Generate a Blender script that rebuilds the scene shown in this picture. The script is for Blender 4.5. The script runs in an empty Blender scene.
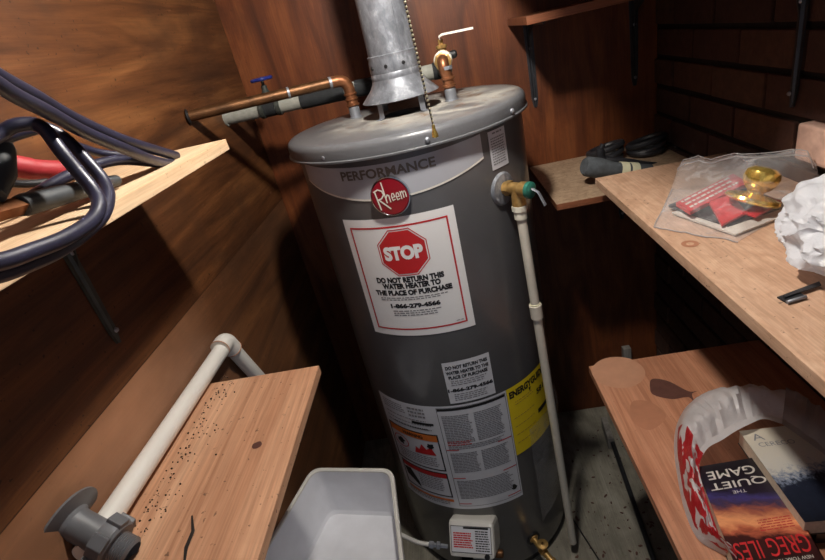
import bpy, bmesh, math, random
from mathutils import Vector, Matrix, noise
random.seed(7)
PI = math.pi
SC = bpy.context.scene
COL = SC.collection

# ------------------------------------------------------------------ camera, world, exposure
F_PX = 499.13
YAW, PITCH, ROLL = math.radians(-7.337), math.radians(25.845), math.radians(-13.570)
CAM = Vector((0, 0, 1.5))
Fw = Vector((math.sin(YAW)*math.cos(PITCH), math.cos(YAW)*math.cos(PITCH), -math.sin(PITCH)))
R0 = Vector((math.cos(YAW), -math.sin(YAW), 0)); U0 = R0.cross(Fw)
Rt = R0*math.cos(ROLL) + U0*math.sin(ROLL); Up = -R0*math.sin(ROLL) + U0*math.cos(ROLL)
cd = bpy.data.cameras.new('camera'); cam = bpy.data.objects.new('camera', cd); COL.objects.link(cam)
cd.sensor_width = 36; cd.lens = F_PX/825*36; cd.clip_start = 0.02; cd.clip_end = 30
M3 = Matrix((Rt, Up, -Fw)).transposed()
cam.matrix_world = Matrix.Translation(CAM) @ M3.to_4x4()
SC.camera = cam
W = bpy.data.worlds.new('world'); SC.world = W; W.use_nodes = True
W.node_tree.nodes['Background'].inputs[0].default_value = (0.75, 0.82, 1.0, 1)
W.node_tree.nodes['Background'].inputs[1].default_value = 0.24
BULB = Vector((0.012, 0.73, 1.89)); BULB_POWER = 1000.0
SC.view_settings.view_transform = 'Standard'; SC.view_settings.look = 'None'
SC.view_settings.exposure = 0.0; SC.view_settings.gamma = 1.0; SC.view_settings.use_curve_mapping = False

def at(px, py, ax, val):
    """room point on the plane axis=val lying in the direction measured at (px, py)"""
    d = Rt*((px-412.5)/F_PX) - Up*((py-280)/F_PX) + Fw
    v = val - CAM[ax]
    return CAM + d*(v/d[ax])

# ------------------------------------------------------------------ materials
class NT:
    def __init__(s, name):
        m = bpy.data.materials.new(name); m.use_nodes = True; s.m = m; s.t = m.node_tree; s.n = s.t.nodes
        s.b = s.n['Principled BSDF']; s.out = s.n['Material Output']
    def node(s, ty, **k):
        n = s.n.new(ty)
        for a, v in k.items():
            if a in n.inputs.keys(): n.inputs[a].default_value = v
            else: setattr(n, a, v)
        return n
    def link(s, a, b): s.t.links.new(a, b)
    def pos(s, scale=(1, 1, 1), rot=(0, 0, 0)):
        g = s.n.new('ShaderNodeNewGeometry'); mp = s.n.new('ShaderNodeMapping')
        mp.inputs['Scale'].default_value = scale; mp.inputs['Rotation'].default_value = rot
        s.link(g.outputs['Position'], mp.inputs['Vector']); return mp.outputs[0]
    def noise(s, vec, scale, detail=4, rough=.55, dist=0):
        n = s.n.new('ShaderNodeTexNoise'); n.inputs['Scale'].default_value = scale; n.inputs['Detail'].default_value = detail
        n.inputs['Roughness'].default_value = rough; n.inputs['Distortion'].default_value = dist
        s.link(vec, n.inputs['Vector']); return n.outputs['Fac']
    def ramp(s, fac, stops):
        r = s.n.new('ShaderNodeValToRGB'); e = r.color_ramp.elements
        while len(e) < len(stops): e.new(.5)
        for i, (p, c) in enumerate(stops):
            e[i].position = p; e[i].color = (c if len(c) == 4 else (*c, 1)) if not isinstance(c, (int, float)) else (c, c, c, 1)
        s.link(fac, r.inputs[0]); return r.outputs[0]
    def mix(s, fac, a, b, mode='MIX'):
        n = s.n.new('ShaderNodeMix'); n.data_type = 'RGBA'; n.blend_type = mode
        for i, v in ((0, fac), (6, a), (7, b)):
            if hasattr(v, 'links') or isinstance(v, bpy.types.NodeSocket): s.link(v, n.inputs[i])
            elif i == 0: n.inputs[0].default_value = v
            else: n.inputs[i].default_value = (*v, 1) if len(v) == 3 else v
        return n.outputs[2]
    def math(s, op, a, b=0.0):
        n = s.n.new('ShaderNodeMath'); n.operation = op
        for i, v in ((0, a), (1, b)):
            if isinstance(v, bpy.types.NodeSocket): s.link(v, n.inputs[i])
            else: n.inputs[i].default_value = v
        return n.outputs[0]
    def bump(s, h, strength=.3, dist=.002):
        n = s.n.new('ShaderNodeBump'); n.inputs['Strength'].default_value = strength; n.inputs['Distance'].default_value = dist
        s.link(h, n.inputs['Height']); s.link(n.outputs[0], s.b.inputs['Normal'])

def lin(r, g, b):
    f = lambda c: (c/255/12.92) if c/255 <= .04045 else ((c/255+.055)/1.055)**2.4
    return (f(r), f(g), f(b))

def plain(name, col, rough=.5, metal=0, spec=.5, var=.12, vscale=30, coat=0, bump=0):
    t = NT(name); p = t.pos()
    n = t.noise(p, vscale, 5)
    c = t.ramp(n, [(.3, tuple(x*(1-var) for x in col)), (.7, tuple(min(1, x*(1+var)) for x in col))])
    t.link(c, t.b.inputs['Base Color'])
    t.b.inputs['Roughness'].default_value = rough; t.b.inputs['Metallic'].default_value = metal
    t.b.inputs['Specular IOR Level'].default_value = spec
    t.b.inputs['Coat Weight'].default_value = coat; t.b.inputs['Coat Roughness'].default_value = .12
    if bump: t.bump(t.noise(p, vscale*6, 4), bump, .001)
    return t.m

def wood(name, dark, mid, light, grain='Y', scale=9, stretch=.09, rough=.6, speck=0, blotch=.35, blotchcol=None, bump=.25, spec=.35, seam=None):
    t = NT(name)
    sc = {'X': (stretch, 1, 1), 'Y': (1, stretch, 1), 'Z': (1, 1, stretch)}[grain]
    p = t.pos(sc)
    n1 = t.noise(p, scale, 6, .6, 1.4)
    c = t.ramp(n1, [(.32, dark), (.5, mid), (.68, light)])
    s2 = {'X': (.03, 1, 1), 'Y': (1, .03, 1), 'Z': (1, 1, .03)}[grain]
    n2 = t.noise(t.pos(s2), 260, 3, .6)
    c = t.mix(.35, c, t.ramp(n2, [(.35, .35), (.65, 1.0)]), 'MULTIPLY')
    n3 = t.noise(t.pos(), 5.5, 5, .6, .5)
    bc = blotchcol or tuple(x*.45 for x in mid)
    c = t.mix(t.math('MULTIPLY', t.ramp(n3, [(.45, 0), (.68, 1)]), blotch), c, bc)
    if speck:
        n4 = t.noise(t.pos(), 120, 2, .5)
        c = t.mix(t.math('MULTIPLY', t.ramp(n4, [(.68, 0), (.73, 1)]), speck), c, tuple(x*.12 for x in mid))
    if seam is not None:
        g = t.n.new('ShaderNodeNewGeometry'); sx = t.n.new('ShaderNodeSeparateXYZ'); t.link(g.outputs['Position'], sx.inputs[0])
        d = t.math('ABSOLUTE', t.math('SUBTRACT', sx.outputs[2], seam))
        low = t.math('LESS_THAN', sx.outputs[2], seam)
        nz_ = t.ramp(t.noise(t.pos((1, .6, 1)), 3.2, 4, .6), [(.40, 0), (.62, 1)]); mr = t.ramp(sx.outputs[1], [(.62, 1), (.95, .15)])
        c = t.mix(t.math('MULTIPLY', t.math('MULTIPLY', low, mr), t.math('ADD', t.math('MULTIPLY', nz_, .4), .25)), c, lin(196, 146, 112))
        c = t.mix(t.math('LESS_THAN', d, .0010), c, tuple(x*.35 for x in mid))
    t.link(c, t.b.inputs['Base Color']); t.b.inputs['Roughness'].default_value = rough
    t.b.inputs['Specular IOR Level'].default_value = spec
    t.bump(n2, bump, .0012)
    return t.m

M = {}
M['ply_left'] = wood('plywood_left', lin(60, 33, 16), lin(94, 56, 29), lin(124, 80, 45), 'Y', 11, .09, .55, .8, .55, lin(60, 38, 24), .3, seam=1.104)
M['ply_back'] = wood('plywood_back', lin(78, 38, 17), lin(106, 55, 26), lin(130, 74, 38), 'Z', 12, .16, .5, .4, .4, lin(60, 32, 20))
M['pine'] = wood('pine_board', lin(178, 124, 92), lin(206, 156, 122), lin(222, 176, 142), 'Y', 14, .05, .55, .7, .3, lin(150, 104, 76))
M['pine_pale'] = wood('pale_pine_board', lin(206, 168, 128), lin(226, 192, 154), lin(236, 206, 170), 'Y', 12, .05, .6, .3, .2, lin(180, 136, 100))
M['particle'] = wood('particle_board', lin(186, 148, 120), lin(200, 162, 134), lin(212, 176, 148), 'Y', 30, .5, .55, .8, .25, lin(160, 118, 92), .15)
M['speckle'] = wood('speckled_board', lin(150, 124, 100), lin(176, 150, 124), lin(192, 166, 138), 'X', 60, .8, .5, 1.0, .3, lin(130, 104, 84), .15)
M['edge_orange'] = wood('orange_edge', lin(104, 62, 42), lin(132, 80, 54), lin(150, 96, 68), 'X', 20, .1, .45)
M['oak_shelf'] = wood('reddish_board', lin(164, 106, 78), lin(192, 134, 102), lin(206, 150, 118), 'Y', 24, .07, .5, .3, .4, lin(140, 92, 70))
M['floor'] = wood('floor_boards', lin(120, 116, 104), lin(146, 142, 128), lin(168, 164, 150), 'Y', 10, .4, .8, .9, .5, lin(80, 72, 62), .4)
M['ceiling'] = wood('ceiling_ply', lin(60, 42, 30), lin(74, 52, 38), lin(86, 62, 46), 'X')
M['tank'] = plain('grey_enamel', lin(88, 88, 90), .32, 0, .5, .06, 14, .35)
M['white_plastic'] = plain('white_plastic', lin(222, 220, 214), .4, 0, .5, .04, 10)
M['tub'] = plain('tub_plastic', lin(236, 238, 244), .45, 0, .5, .05, 16)
M['pvc'] = plain('pvc', lin(214, 208, 194), .35, 0, .5, .07, 25)
M['grey_plastic'] = plain('grey_pvc', lin(98, 100, 104), .42, 0, .5, .1, 30, 0, .1)
M['copper'] = plain('copper', lin(138, 90, 60), .4, .7, .5, .35, 60)
M['copper_dull'] = plain('tarnished_copper', lin(100, 68, 42), .45, .7, .5, .5, 30)
M['brass'] = plain('brass', lin(186, 150, 92), .36, .65, .5, .3, 60)
M['gold'] = plain('polished_brass', lin(236, 200, 104), .2, .8, .5, .15, 60)
M['steel'] = plain('zinc_steel', lin(150, 154, 162), .48, .6, .5, .15, 60)
M['chrome'] = plain('chrome', lin(210, 210, 212), .2, 1)
M['black_metal'] = plain('dark_bracket', lin(58, 60, 64), .4, .6, .5, .2, 40)
M['green_metal'] = plain('olive_bracket', lin(74, 78, 74), .45, .6, .5, .2, 40)
M['black'] = plain('black_rubber', lin(24, 24, 26), .5)
M['cable'] = plain('navy_cable', lin(32, 32, 52), .42, 0, .5, .25, 50, .1)
M['red_grip'] = plain('red_grip', lin(160, 40, 46), .55)
M['dark_grip'] = plain('dark_grip', lin(50, 54, 58), .6, 0, .5, .2, 60)
M['foam_grey'] = plain('grey_foam', lin(140, 140, 132), .85, 0, .3, .15, 60, 0, .3)
M['foam_black'] = plain('black_foam', lin(34, 36, 38), .8, 0, .3, .2, 60, 0, .3)
M['blue_wheel'] = plain('blue_paint', lin(28, 40, 110), .4)
M['label'] = plain('label_paper', lin(246, 246, 246), .42, 0, .5, .02, 10)
M['label_grey'] = plain('label_silver', lin(214, 216, 222), .4, 0, .5, .03, 10)
M['band'] = plain('badge_silver', lin(176, 178, 186), .28, 0, .6, .03, 10, .5)
M['print_dark'] = plain('print_dark', lin(30, 30, 32), .5, 0, .4, .02)
M['print_mid'] = plain('print_grey', lin(128, 128, 132), .5, 0, .4, .02)
M['print_silver'] = plain('print_silver', lin(112, 104, 96), .3, .4, .5, .04)
M['print_red'] = plain('print_red', lin(196, 40, 44), .45, 0, .4, .03)
M['badge_red'] = plain('badge_red', lin(140, 14, 34), .25, 0, .5, .04, 20, .6)
M['orange'] = plain('print_orange', lin(220, 120, 50), .5)
M['yellow'] = plain('label_yellow', lin(240, 212, 40), .45, 0, .4, .03)
M['teal'] = plain('teal_cap', lin(40, 104, 90), .4)
M['nut_white'] = plain('white_adapter', lin(220, 216, 200), .4)
M['paper_edge'] = plain('page_edges', lin(206, 190, 168), .8, 0, .2, .1, 200)
M['book_black'] = plain('book_black', lin(22, 20, 26), .28)
M['red_card'] = plain('red_packet', lin(190, 44, 50), .35, 0, .5, .1, 60)
M['dark_card'] = plain('dark_leaflet', lin(44, 42, 46), .35)
M['white_card'] = plain('pale_leaflet', lin(206, 200, 192), .5)
M['tool_black'] = plain('tool_black', lin(36, 36, 40), .45)
M['tool_grey'] = plain('tool_grey_rubber', lin(78, 82, 86), .8, 0, .3, .25, 80, 0, .5)
M['cream'] = plain('cream_band', lin(216, 212, 180), .6)
M['stone'] = plain('pinkish_brick', lin(190, 156, 140), .85, 0, .2, .2, 40, 0, .6)
M['debris'] = plain('debris', lin(46, 32, 24), .9)
M['grey_debris'] = plain('brown_debris', lin(86, 56, 46), .9)
M['twig'] = plain('charred_sliver', lin(26, 18, 16), .8)
M['old_wood'] = wood('grey_timber', lin(120, 116, 110), lin(150, 146, 140), lin(170, 166, 160), 'Z', 20)
M['stain_grey'] = plain('ring_stain', lin(184, 136, 108), .6, 0, .3, .06, 40)
M['stain_dark'] = plain('dark_stain', lin(92, 60, 52), .5, 0, .3, .2, 40)
M['stain_brown'] = plain('brown_stain', lin(158, 108, 82), .5, 0, .3, .1, 40)
M['stain_faint'] = plain('faint_stain', lin(170, 116, 88), .55, 0, .3, .08, 40)
M['stain_black'] = plain('blackish_stain', lin(56, 38, 30), .5, 0, .3, .2, 40)
M['porcelain'] = plain('porcelain', lin(230, 226, 216), .3)

def _lid():
    t = NT('lid_dusty'); p = t.pos()
    base = lin(96, 97, 100)
    g = t.n.new('ShaderNodeNewGeometry'); s = t.n.new('ShaderNodeSeparateXYZ'); t.link(g.outputs['Normal'], s.inputs[0])
    top = t.ramp(s.outputs[2], [(.9, 0), (.985, 1)])
    n = t.noise(p, 9, 7, .7, .8)
    vd = t.n.new('ShaderNodeVectorMath'); vd.operation = 'DISTANCE'; t.link(t.pos(), vd.inputs[0]); vd.inputs[1].default_value = (-.03, 1.22, 1.34)
    far = t.math('ADD', vd.outputs['Value'], t.math('MULTIPLY', t.math('SUBTRACT', t.noise(p, 12, 5, .6), .5), .22))
    near = t.ramp(far, [(.14, 1.0), (.27, .0)])
    d = t.math('MULTIPLY', t.math('MULTIPLY', t.ramp(n, [(.40, .15), (.58, 1.0)]), top), near)
    c = t.mix(d, base, lin(170, 166, 158))
    n2 = t.noise(p, 16, 6, .7, 1.)
    r = t.math('MULTIPLY', t.math('MULTIPLY', t.ramp(n2, [(.52, 0), (.66, 1)]), top), near)
    c = t.mix(t.math('MULTIPLY', r, .85), c, lin(110, 78, 44))
    n3 = t.noise(p, 34, 3, .6)
    c = t.mix(t.math('MULTIPLY', t.ramp(n3, [(.68, 0), (.74, 1)]), t.math('MULTIPLY', top, .7)), c, lin(60, 44, 34))
    t.link(c, t.b.inputs['Base Color'])
    rr = t.math('ADD', t.math('MULTIPLY', d, .55), .3); t.link(rr, t.b.inputs['Roughness'])
    t.bump(t.noise(p, 60, 6, .7), .3, .002)
    return t.m
M['lid'] = _lid()
def _galv():
    t = NT('galvanised'); p = t.pos((1, 1, .6))
    v = t.n.new('ShaderNodeTexVoronoi'); v.inputs['Scale'].default_value = 60; t.link(p, v.inputs['Vector'])
    n = t.noise(p, 30, 5, .7)
    c = t.ramp(n, [(.38, lin(104, 108, 118)), (.55, lin(146, 150, 160)), (.66, lin(206, 208, 214))])
    c = t.mix(.3, c, v.outputs['Color'], 'SOFT_LIGHT')
    bw = t.n.new('ShaderNodeRGBToBW'); t.link(c, bw.inputs[0])
    t.link(bw.outputs[0] and t.ramp(bw.outputs[0], [(0, lin(70, 74, 82)), (1, lin(206, 210, 218))]), t.b.inputs['Base Color'])
    t.b.inputs['Metallic'].default_value = .38; t.b.inputs['Roughness'].default_value = .42
    t.bump(n, .1, .001)
    return t.m
M['galv'] = _galv()
def _brick():
    t = NT('old_brick'); g = t.n.new('ShaderNodeNewGeometry')
    c = t.ramp(g.outputs['Random Per Island'], [(0, lin(62, 36, 28)), (.4, lin(80, 48, 36)), (.7, lin(90, 60, 44)), (1, lin(70, 48, 38))])
    n = t.noise(t.pos(), 40, 6, .7)
    c = t.mix(.7, c, t.ramp(n, [(.3, .35), (.7, 1.)]), 'MULTIPLY')
    t.link(c, t.b.inputs['Base Color']); t.b.inputs['Roughness'].default_value = .9; t.bump(n, .6, .004)
    return t.m
M['brick'] = _brick(); M['mortar'] = plain('mortar', lin(38, 34, 32), .95, 0, .2, .2, 60, 0, .5)
def _emit():
    t = NT('lit_bulb'); t.n.remove(t.b); e = t.n.new('ShaderNodeEmission')
    e.inputs[0].default_value = (1, .93, .84, 1); e.inputs[1].default_value = BULB_POWER
    t.link(e.outputs[0], t.out.inputs[0]); return t.m
M['bulb'] = _emit()
def _film(name, col, opac, gloss, trans=0.0, red=False):
    t = NT(name)
    tr = t.n.new('ShaderNodeBsdfTransparent'); tl = t.n.new('ShaderNodeBsdfTranslucent')
    t.b.inputs['Base Color'].default_value = (*col, 1); t.b.inputs['Roughness'].default_value = gloss
    t.b.inputs['Specular IOR Level'].default_value = .8
    tl.inputs[0].default_value = (*col, 1)
    if red:
        uv = t.n.new('ShaderNodeUVMap'); sx = t.n.new('ShaderNodeSeparateXYZ'); t.link(uv.outputs[0], sx.inputs[0])
        mp = t.n.new('ShaderNodeMapping'); mp.inputs['Scale'].default_value = (9, 3, 1); t.link(uv.outputs[0], mp.inputs[0])
        n = t.noise(mp.outputs[0], 1.6, 2, .5, .6)
        m = t.math('MULTIPLY', t.ramp(n, [(.44, 0), (.47, 1)]), t.math('LESS_THAN', sx.outputs[0], .50))
        m = t.math('MULTIPLY', m, t.math('GREATER_THAN', sx.outputs[1], .12))
        c = t.mix(m, col, lin(196, 30, 44)); t.link(c, t.b.inputs['Base Color']); t.link(c, tl.inputs[0])
    wr = t.noise(t.pos(), 38, 5, .6, .8); t.bump(wr, .5, .01)
    a = t.n.new('ShaderNodeMixShader'); a.inputs[0].default_value = trans
    t.link(t.b.outputs[0], a.inputs[1]); t.link(tl.outputs[0], a.inputs[2])
    f = t.n.new('ShaderNodeMixShader'); f.inputs[0].default_value = opac
    if opac < .3:
        lwt = t.n.new('ShaderNodeLayerWeight'); lwt.inputs[0].default_value = .35
        g_ = t.math('MULTIPLY', t.ramp(t.noise(t.pos(), 30, 4, .6, 1.5), [(.54, 0), (.64, 1)]), .14)
        t.link(t.math('ADD', t.math('ADD', t.math('MULTIPLY', lwt.outputs['Facing'], .32), opac*.5), g_), f.inputs[0])
    t.link(tr.outputs[0], f.inputs[1]); t.link(a.outputs[0], f.inputs[2]); t.link(f.outputs[0], t.out.inputs[0])
    return t.m
M['clear_film'] = _film('clear_film', (.8, .8, .82), .10, .12)
M['white_film'] = _film('white_film', lin(232, 234, 240), .93, .35, .35)
M['print_film'] = _film('printed_white_film', lin(232, 230, 232), .9, .3, .35, True)
M['haze_film'] = _film('hazy_film', lin(196, 192, 192), .6, .3, .3)
M['pouch_film'] = _film('pouch_film', (.5, .5, .52), .16, .2)
def _cover():
    t = NT('sunset_cover'); uv = t.n.new('ShaderNodeUVMap'); sx = t.n.new('ShaderNodeSeparateXYZ'); t.link(uv.outputs[0], sx.inputs[0])
    mp = t.n.new('ShaderNodeMapping'); mp.inputs['Scale'].default_value = (2, 6, 1); t.link(uv.outputs[0], mp.inputs[0])
    n = t.noise(mp.outputs[0], 2.2, 5, .6, .6)
    v = t.math('ADD', sx.outputs[1], t.math('MULTIPLY', t.math('SUBTRACT', n, .5), .22))
    c = t.ramp(v, [(.0, (.01, .008, .012)), (.25, (.015, .01, .02)), (.33, (.05, .04, .16)), (.38, (.05, .03, .07)), (.45, (.35, .10, .06)), (.56, (.85, .36, .16)), (.64, (.5, .12, .06)), (.70, (.05, .01, .01)), (1, (.012, .008, .008))])
    t.link(c, t.b.inputs['Base Color']); t.b.inputs['Roughness'].default_value = .3; t.b.inputs['Coat Weight'].default_value = .3
    return t.m
M['sunset'] = _cover()
def _cover2():
    t = NT('misty_tree_cover'); uv = t.n.new('ShaderNodeUVMap'); sx = t.n.new('ShaderNodeSeparateXYZ'); t.link(uv.outputs[0], sx.inputs[0])
    mp = t.n.new('ShaderNodeMapping'); mp.inputs['Scale'].default_value = (5, 7, 1); t.link(uv.outputs[0], mp.inputs[0])
    n = t.noise(mp.outputs[0], 2.4, 6, .75, .3)
    v = t.math('ADD', sx.outputs[1], t.math('MULTIPLY', t.math('SUBTRACT', n, .5), .55))
    v = t.math('ADD', v, t.math('MULTIPLY', t.math('SUBTRACT', sx.outputs[0], .5), .12))
    c = t.ramp(v, [(.0, lin(206, 196, 178)), (.45, lin(196, 192, 184)), (.54, lin(120, 130, 150)), (.60, lin(28, 34, 50)), (.86, lin(20, 26, 40)), (1, lin(10, 14, 24))])
    t.link(c, t.b.inputs['Base Color']); t.b.inputs['Roughness'].default_value = .35
    return t.m
M['misty'] = _cover2()

# ------------------------------------------------------------------ mesh helpers
def quad_uv(bm, face, uvs):
    l = bm.loops.layers.uv.verify()
    for lp, uv in zip(face.loops, uvs): lp[l].uv = uv
def box(bm, x0, x1, y0, y1, z0, z1, bev=0, mtx=None, mi=0):
    r = bmesh.ops.create_cube(bm, size=1)['verts']
    for v in r: v.co = Vector(((x0+x1)/2+v.co.x*(x1-x0), (y0+y1)/2+v.co.y*(y1-y0), (z0+z1)/2+v.co.z*(z1-z0)))
    if bev:
        es = list({e for v in r for e in v.link_edges})
        o = bmesh.ops.bevel(bm, geom=es, offset=bev, segments=2, affect='EDGES', profile=.6)
        r = list({v for f in o['faces'] for v in f.verts} | {v for v in r if v.is_valid})
    if mtx is not None:
        for v in r: v.co = mtx @ v.co
    if mi:
        for f in {f for v in r for f in v.link_faces}: f.material_index = mi
    return r
def frame(d, up=Vector((0, 0, 1))):
    d = d.normalized(); a = up.cross(d)
    if a.length < 1e-4: a = Vector((1, 0, 0)).cross(d)
    a.normalize(); return a, d.cross(a).normalized(), d
def tube(bm, pts, r, seg=14, cap=True, squash=1.0):
    pts = [Vector(p) for p in pts]; n = len(pts); rs = r if isinstance(r, (list, tuple)) else [r]*n
    rings = []; a = None
    for i, p in enumerate(pts):
        d = (pts[min(i+1, n-1)]-pts[max(i-1, 0)]).normalized()
        if a is None: a, b, _ = frame(d)
        else:
            a = (a - d*a.dot(d)).normalized(); b = d.cross(a)
        rings.append([bm.verts.new(p+(a*math.cos(2*PI*k/seg)+b*math.sin(2*PI*k/seg)*squash)*rs[i]) for k in range(seg)])
    for i in range(n-1):
        for k in range(seg):
            f = bm.faces.new((rings[i][k], rings[i][(k+1) % seg], rings[i+1][(k+1) % seg], rings[i+1][k])); f.smooth = True
    if cap:
        bm.faces.new(rings[0][::-1]); bm.faces.new(rings[-1])
def lathe(bm, prof, base=(0, 0, 0), axis=(0, 0, 1), seg=32, smooth=True):
    """prof: list of (radius, height along axis)"""
    base = Vector(base); a, b, d = frame(Vector(axis)); rings = []
    for r, h in prof:
        if r < 1e-6: rings.append([bm.verts.new(base+d*h)])
        else: rings.append([bm.verts.new(base+d*h+(a*math.cos(2*PI*k/seg)+b*math.sin(2*PI*k/seg))*r) for k in range(seg)])
    for A, B in zip(rings, rings[1:]):
        for k in range(seg):
            k2 = (k+1) % seg
            vs = [A[k % len(A)], A[k2 % len(A)], B[k2 % len(B)], B[k % len(B)]]
            u = []
            for v in vs:
                if v not in u: u.append(v)
            if len(u) > 2:
                f = bm.faces.new(u); f.smooth = smooth
def smooth_path(pts, n=8):
    pts = [Vector(p) for p in pts]; P = [pts[0]*2-pts[1]]+pts+[pts[-1]*2-pts[-2]]; o = []
    for i in range(1, len(P)-2):
        for k in range(n):
            t = k/n; a, b, c, d = P[i-1:i+3]
            o.append(.5*((2*b)+(c-a)*t+(2*a-5*b+4*c-d)*t*t+(3*b-a-3*c+d)*t*t*t))
    o.append(pts[-1]); return o
def bend(p0, p1, p2, rad, n=8):
    """round corner at p1"""
    p0, p1, p2 = Vector(p0), Vector(p1), Vector(p2)
    a = p1+(p0-p1).normalized()*rad; c = p1+(p2-p1).normalized()*rad
    return [((1-t)**2)*a+2*t*(1-t)*p1+t*t*c for t in [k/n for k in range(n+1)]]
def BM(): return bmesh.new()
def obj(name, bm, mat, parent=None, kind=None, autosm=True):
    me = bpy.data.meshes.new(name)
    if parent is None:
        xs = [v.co for v in bm.verts]
        o_ = Vector(((min(v.x for v in xs)+max(v.x for v in xs))/2, (min(v.y for v in xs)+max(v.y for v in xs))/2, min(v.z for v in xs)))
    else:
        o_ = Vector((0, 0, 0)); q = parent
        while q: o_ = o_+q.location; q = q.parent
    for v in bm.verts: v.co -= o_
    bmesh.ops.recalc_face_normals(bm, faces=bm.faces)
    for e_ in bm.edges:
        if len(e_.link_faces) == 2 and e_.calc_face_angle(0) > .62: e_.smooth = False
    bm.to_mesh(me); bm.free()
    for m in (mat if isinstance(mat, (list, tuple)) else [mat]): me.materials.append(M[m] if isinstance(m, str) else m)
    o = bpy.data.objects.new(name, me); COL.objects.link(o)
    if parent is None: o.location = o_
    else: o.parent = parent
    if kind: o['kind'] = kind
    return o
def tag(o, label, cat, group=None, kind=None):
    o['label'] = label; o['category'] = cat
    if group: o['group'] = group
    if kind: o['kind'] = kind
    return o
def thing(name, label, cat, loc, group=None):
    o = bpy.data.objects.new(name, None); COL.objects.link(o); o.location = loc; o.empty_display_size = .05
    return tag(o, label, cat, group)
def struct(name, bm, mat, parent=None): return obj(name, bm, mat, parent, None if parent else 'structure')
_tc = {}
def glyphs(s, bold=0.0):
    if (s, bold) in _tc: return _tc[(s, bold)]
    c = bpy.data.curves.new('txt', 'FONT'); c.body = s; c.offset = bold; c.resolution_u = 4; c.size = 1
    o = bpy.data.objects.new('txt', c); COL.objects.link(o)
    dg = bpy.context.evaluated_depsgraph_get(); dg.update()
    me = bpy.data.meshes.new_from_object(o.evaluated_get(dg))
    vs = [(v.co.x, v.co.y) for v in me.vertices]; fs = [tuple(p.vertices) for p in me.polygons]
    bpy.data.objects.remove(o); bpy.data.curves.remove(c); bpy.data.meshes.remove(me)
    x0 = min(v[0] for v in vs); x1 = max(v[0] for v in vs); y0 = min(v[1] for v in vs); y1 = max(v[1] for v in vs)
    vs = [((x-x0)/(x1-x0), (y-y0)/(y1-y0)) for x, y in vs]
    _tc[(s, bold)] = (vs, fs); return vs, fs
def text(bm, s, mapf, u0, u1, v0, v1, bold=0.0, slant=0.0):
    vs, fs = glyphs(s, bold)
    V = [bm.verts.new(mapf(u0+(u1-u0)*x+slant*y*(v1-v0), v0+(v1-v0)*y)) for x, y in vs]
    for f in fs:
        try: bm.faces.new([V[i] for i in f])
        except ValueError: pass
def rect(bm, mapf, u0, u1, v0, v1, nu=1, uv=False):
    g = [[bm.verts.new(mapf(u0+(u1-u0)*i/nu, v)) for i in range(nu+1)] for v in (v0, v1)]
    for i in range(nu):
        f = bm.faces.new((g[0][i], g[0][i+1], g[1][i+1], g[1][i])); f.smooth = True
        if uv: quad_uv(bm, f, ((i/nu, 0), ((i+1)/nu, 0), ((i+1)/nu, 1), (i/nu, 1)))
def border(bm, mapf, u0, u1, v0, v1, t, nu=12):
    rect(bm, mapf, u0, u1, v0, v0+t, nu); rect(bm, mapf, u0, u1, v1-t, v1, nu)
    rect(bm, mapf, u0, u0+t, v0+t, v1-t); rect(bm, mapf, u1-t, u1, v0+t, v1-t)
def fine(bm, mapf, u0, u1, v0, v1, pitch, h, word=(.004, .012), gap=.0022):
    v = v1-h
    while v > v0:
        u = u0; end = u1-random.random()*(u1-u0)*.12
        while u < end:
            w = random.uniform(*word); w = min(w, end-u)
            if w > .001: rect(bm, mapf, u, u+w, v, v+h)
            u += w+gap
        v -= pitch
def poly(bm, mapf, pts, step=None):
    if not step:
        bm.faces.new([bm.verts.new(mapf(u, v)) for u, v in pts]); return
    t_ = bmesh.new(); t_.faces.new([t_.verts.new((u, v, 0)) for u, v in pts])
    u0, u1 = min(p[0] for p in pts), max(p[0] for p in pts); x = u0+step
    while x < u1:
        bmesh.ops.bisect_plane(t_, geom=t_.verts[:]+t_.edges[:]+t_.faces[:], plane_co=(x, 0, 0), plane_no=(1, 0, 0)); x += step
    vm = {v: bm.verts.new(mapf(v.co.x, v.co.y)) for v in t_.verts}
    for f in t_.faces: bm.faces.new([vm[v] for v in f.verts])
    t_.free()
def blob(bm, mapf, c, r, seed=0, n=26, jag=.35, asp=1.0):
    pts = []
    for k in range(n):
        a = 2*PI*k/n; q = 1+jag*noise.noise(Vector((math.cos(a)*1.6+seed*3.1, math.sin(a)*1.6, seed)))
        pts.append((c[0]+r*q*math.cos(a), c[1]+r*q*asp*math.sin(a)))
    poly(bm, mapf, pts)

# ------------------------------------------------------------------ room shell
XL, XR, YB, ZC = -.568, .635, 1.6, 2.45
b = BM(); box(b, XL-.02, XR+.1, -.3, YB+.02, -.03, 0); struct('floor', b, 'floor')
b = BM(); box(b, XL-.02, XR+.1, -.3, YB+.02, ZC, ZC+.02); struct('ceiling', b, 'ceiling')
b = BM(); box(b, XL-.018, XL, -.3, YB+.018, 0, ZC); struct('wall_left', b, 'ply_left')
b = BM(); box(b, XL, XR+.1, YB, YB+.018, 0, ZC); struct('wall_back', b, 'ply_back')
b = BM(); box(b, XR+.008, XR+.1, -.3, YB, 0, ZC, mi=1)
row = 0; z = 1.294-16*.0785
while z < ZC-.01:
    y = 1.385-.208*14+(.104 if row % 2 else 0)
    while y < YB:
        y0, y1 = max(y, -.3), min(y+.198, YB-.001)
        if y1-y0 > .02: box(b, XR+random.uniform(-.002, .003), XR+.03, y0, y1, max(z, 0.001), min(z+.0665, ZC-.001), .003)
        y += .208
    z += .0785; row += 1
box(b, XR-.020, XR+.03, .70, .93, 1.150, 1.214, .005, mi=2)
struct('wall_right', b, ['brick', 'mortar', 'stone'])
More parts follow.
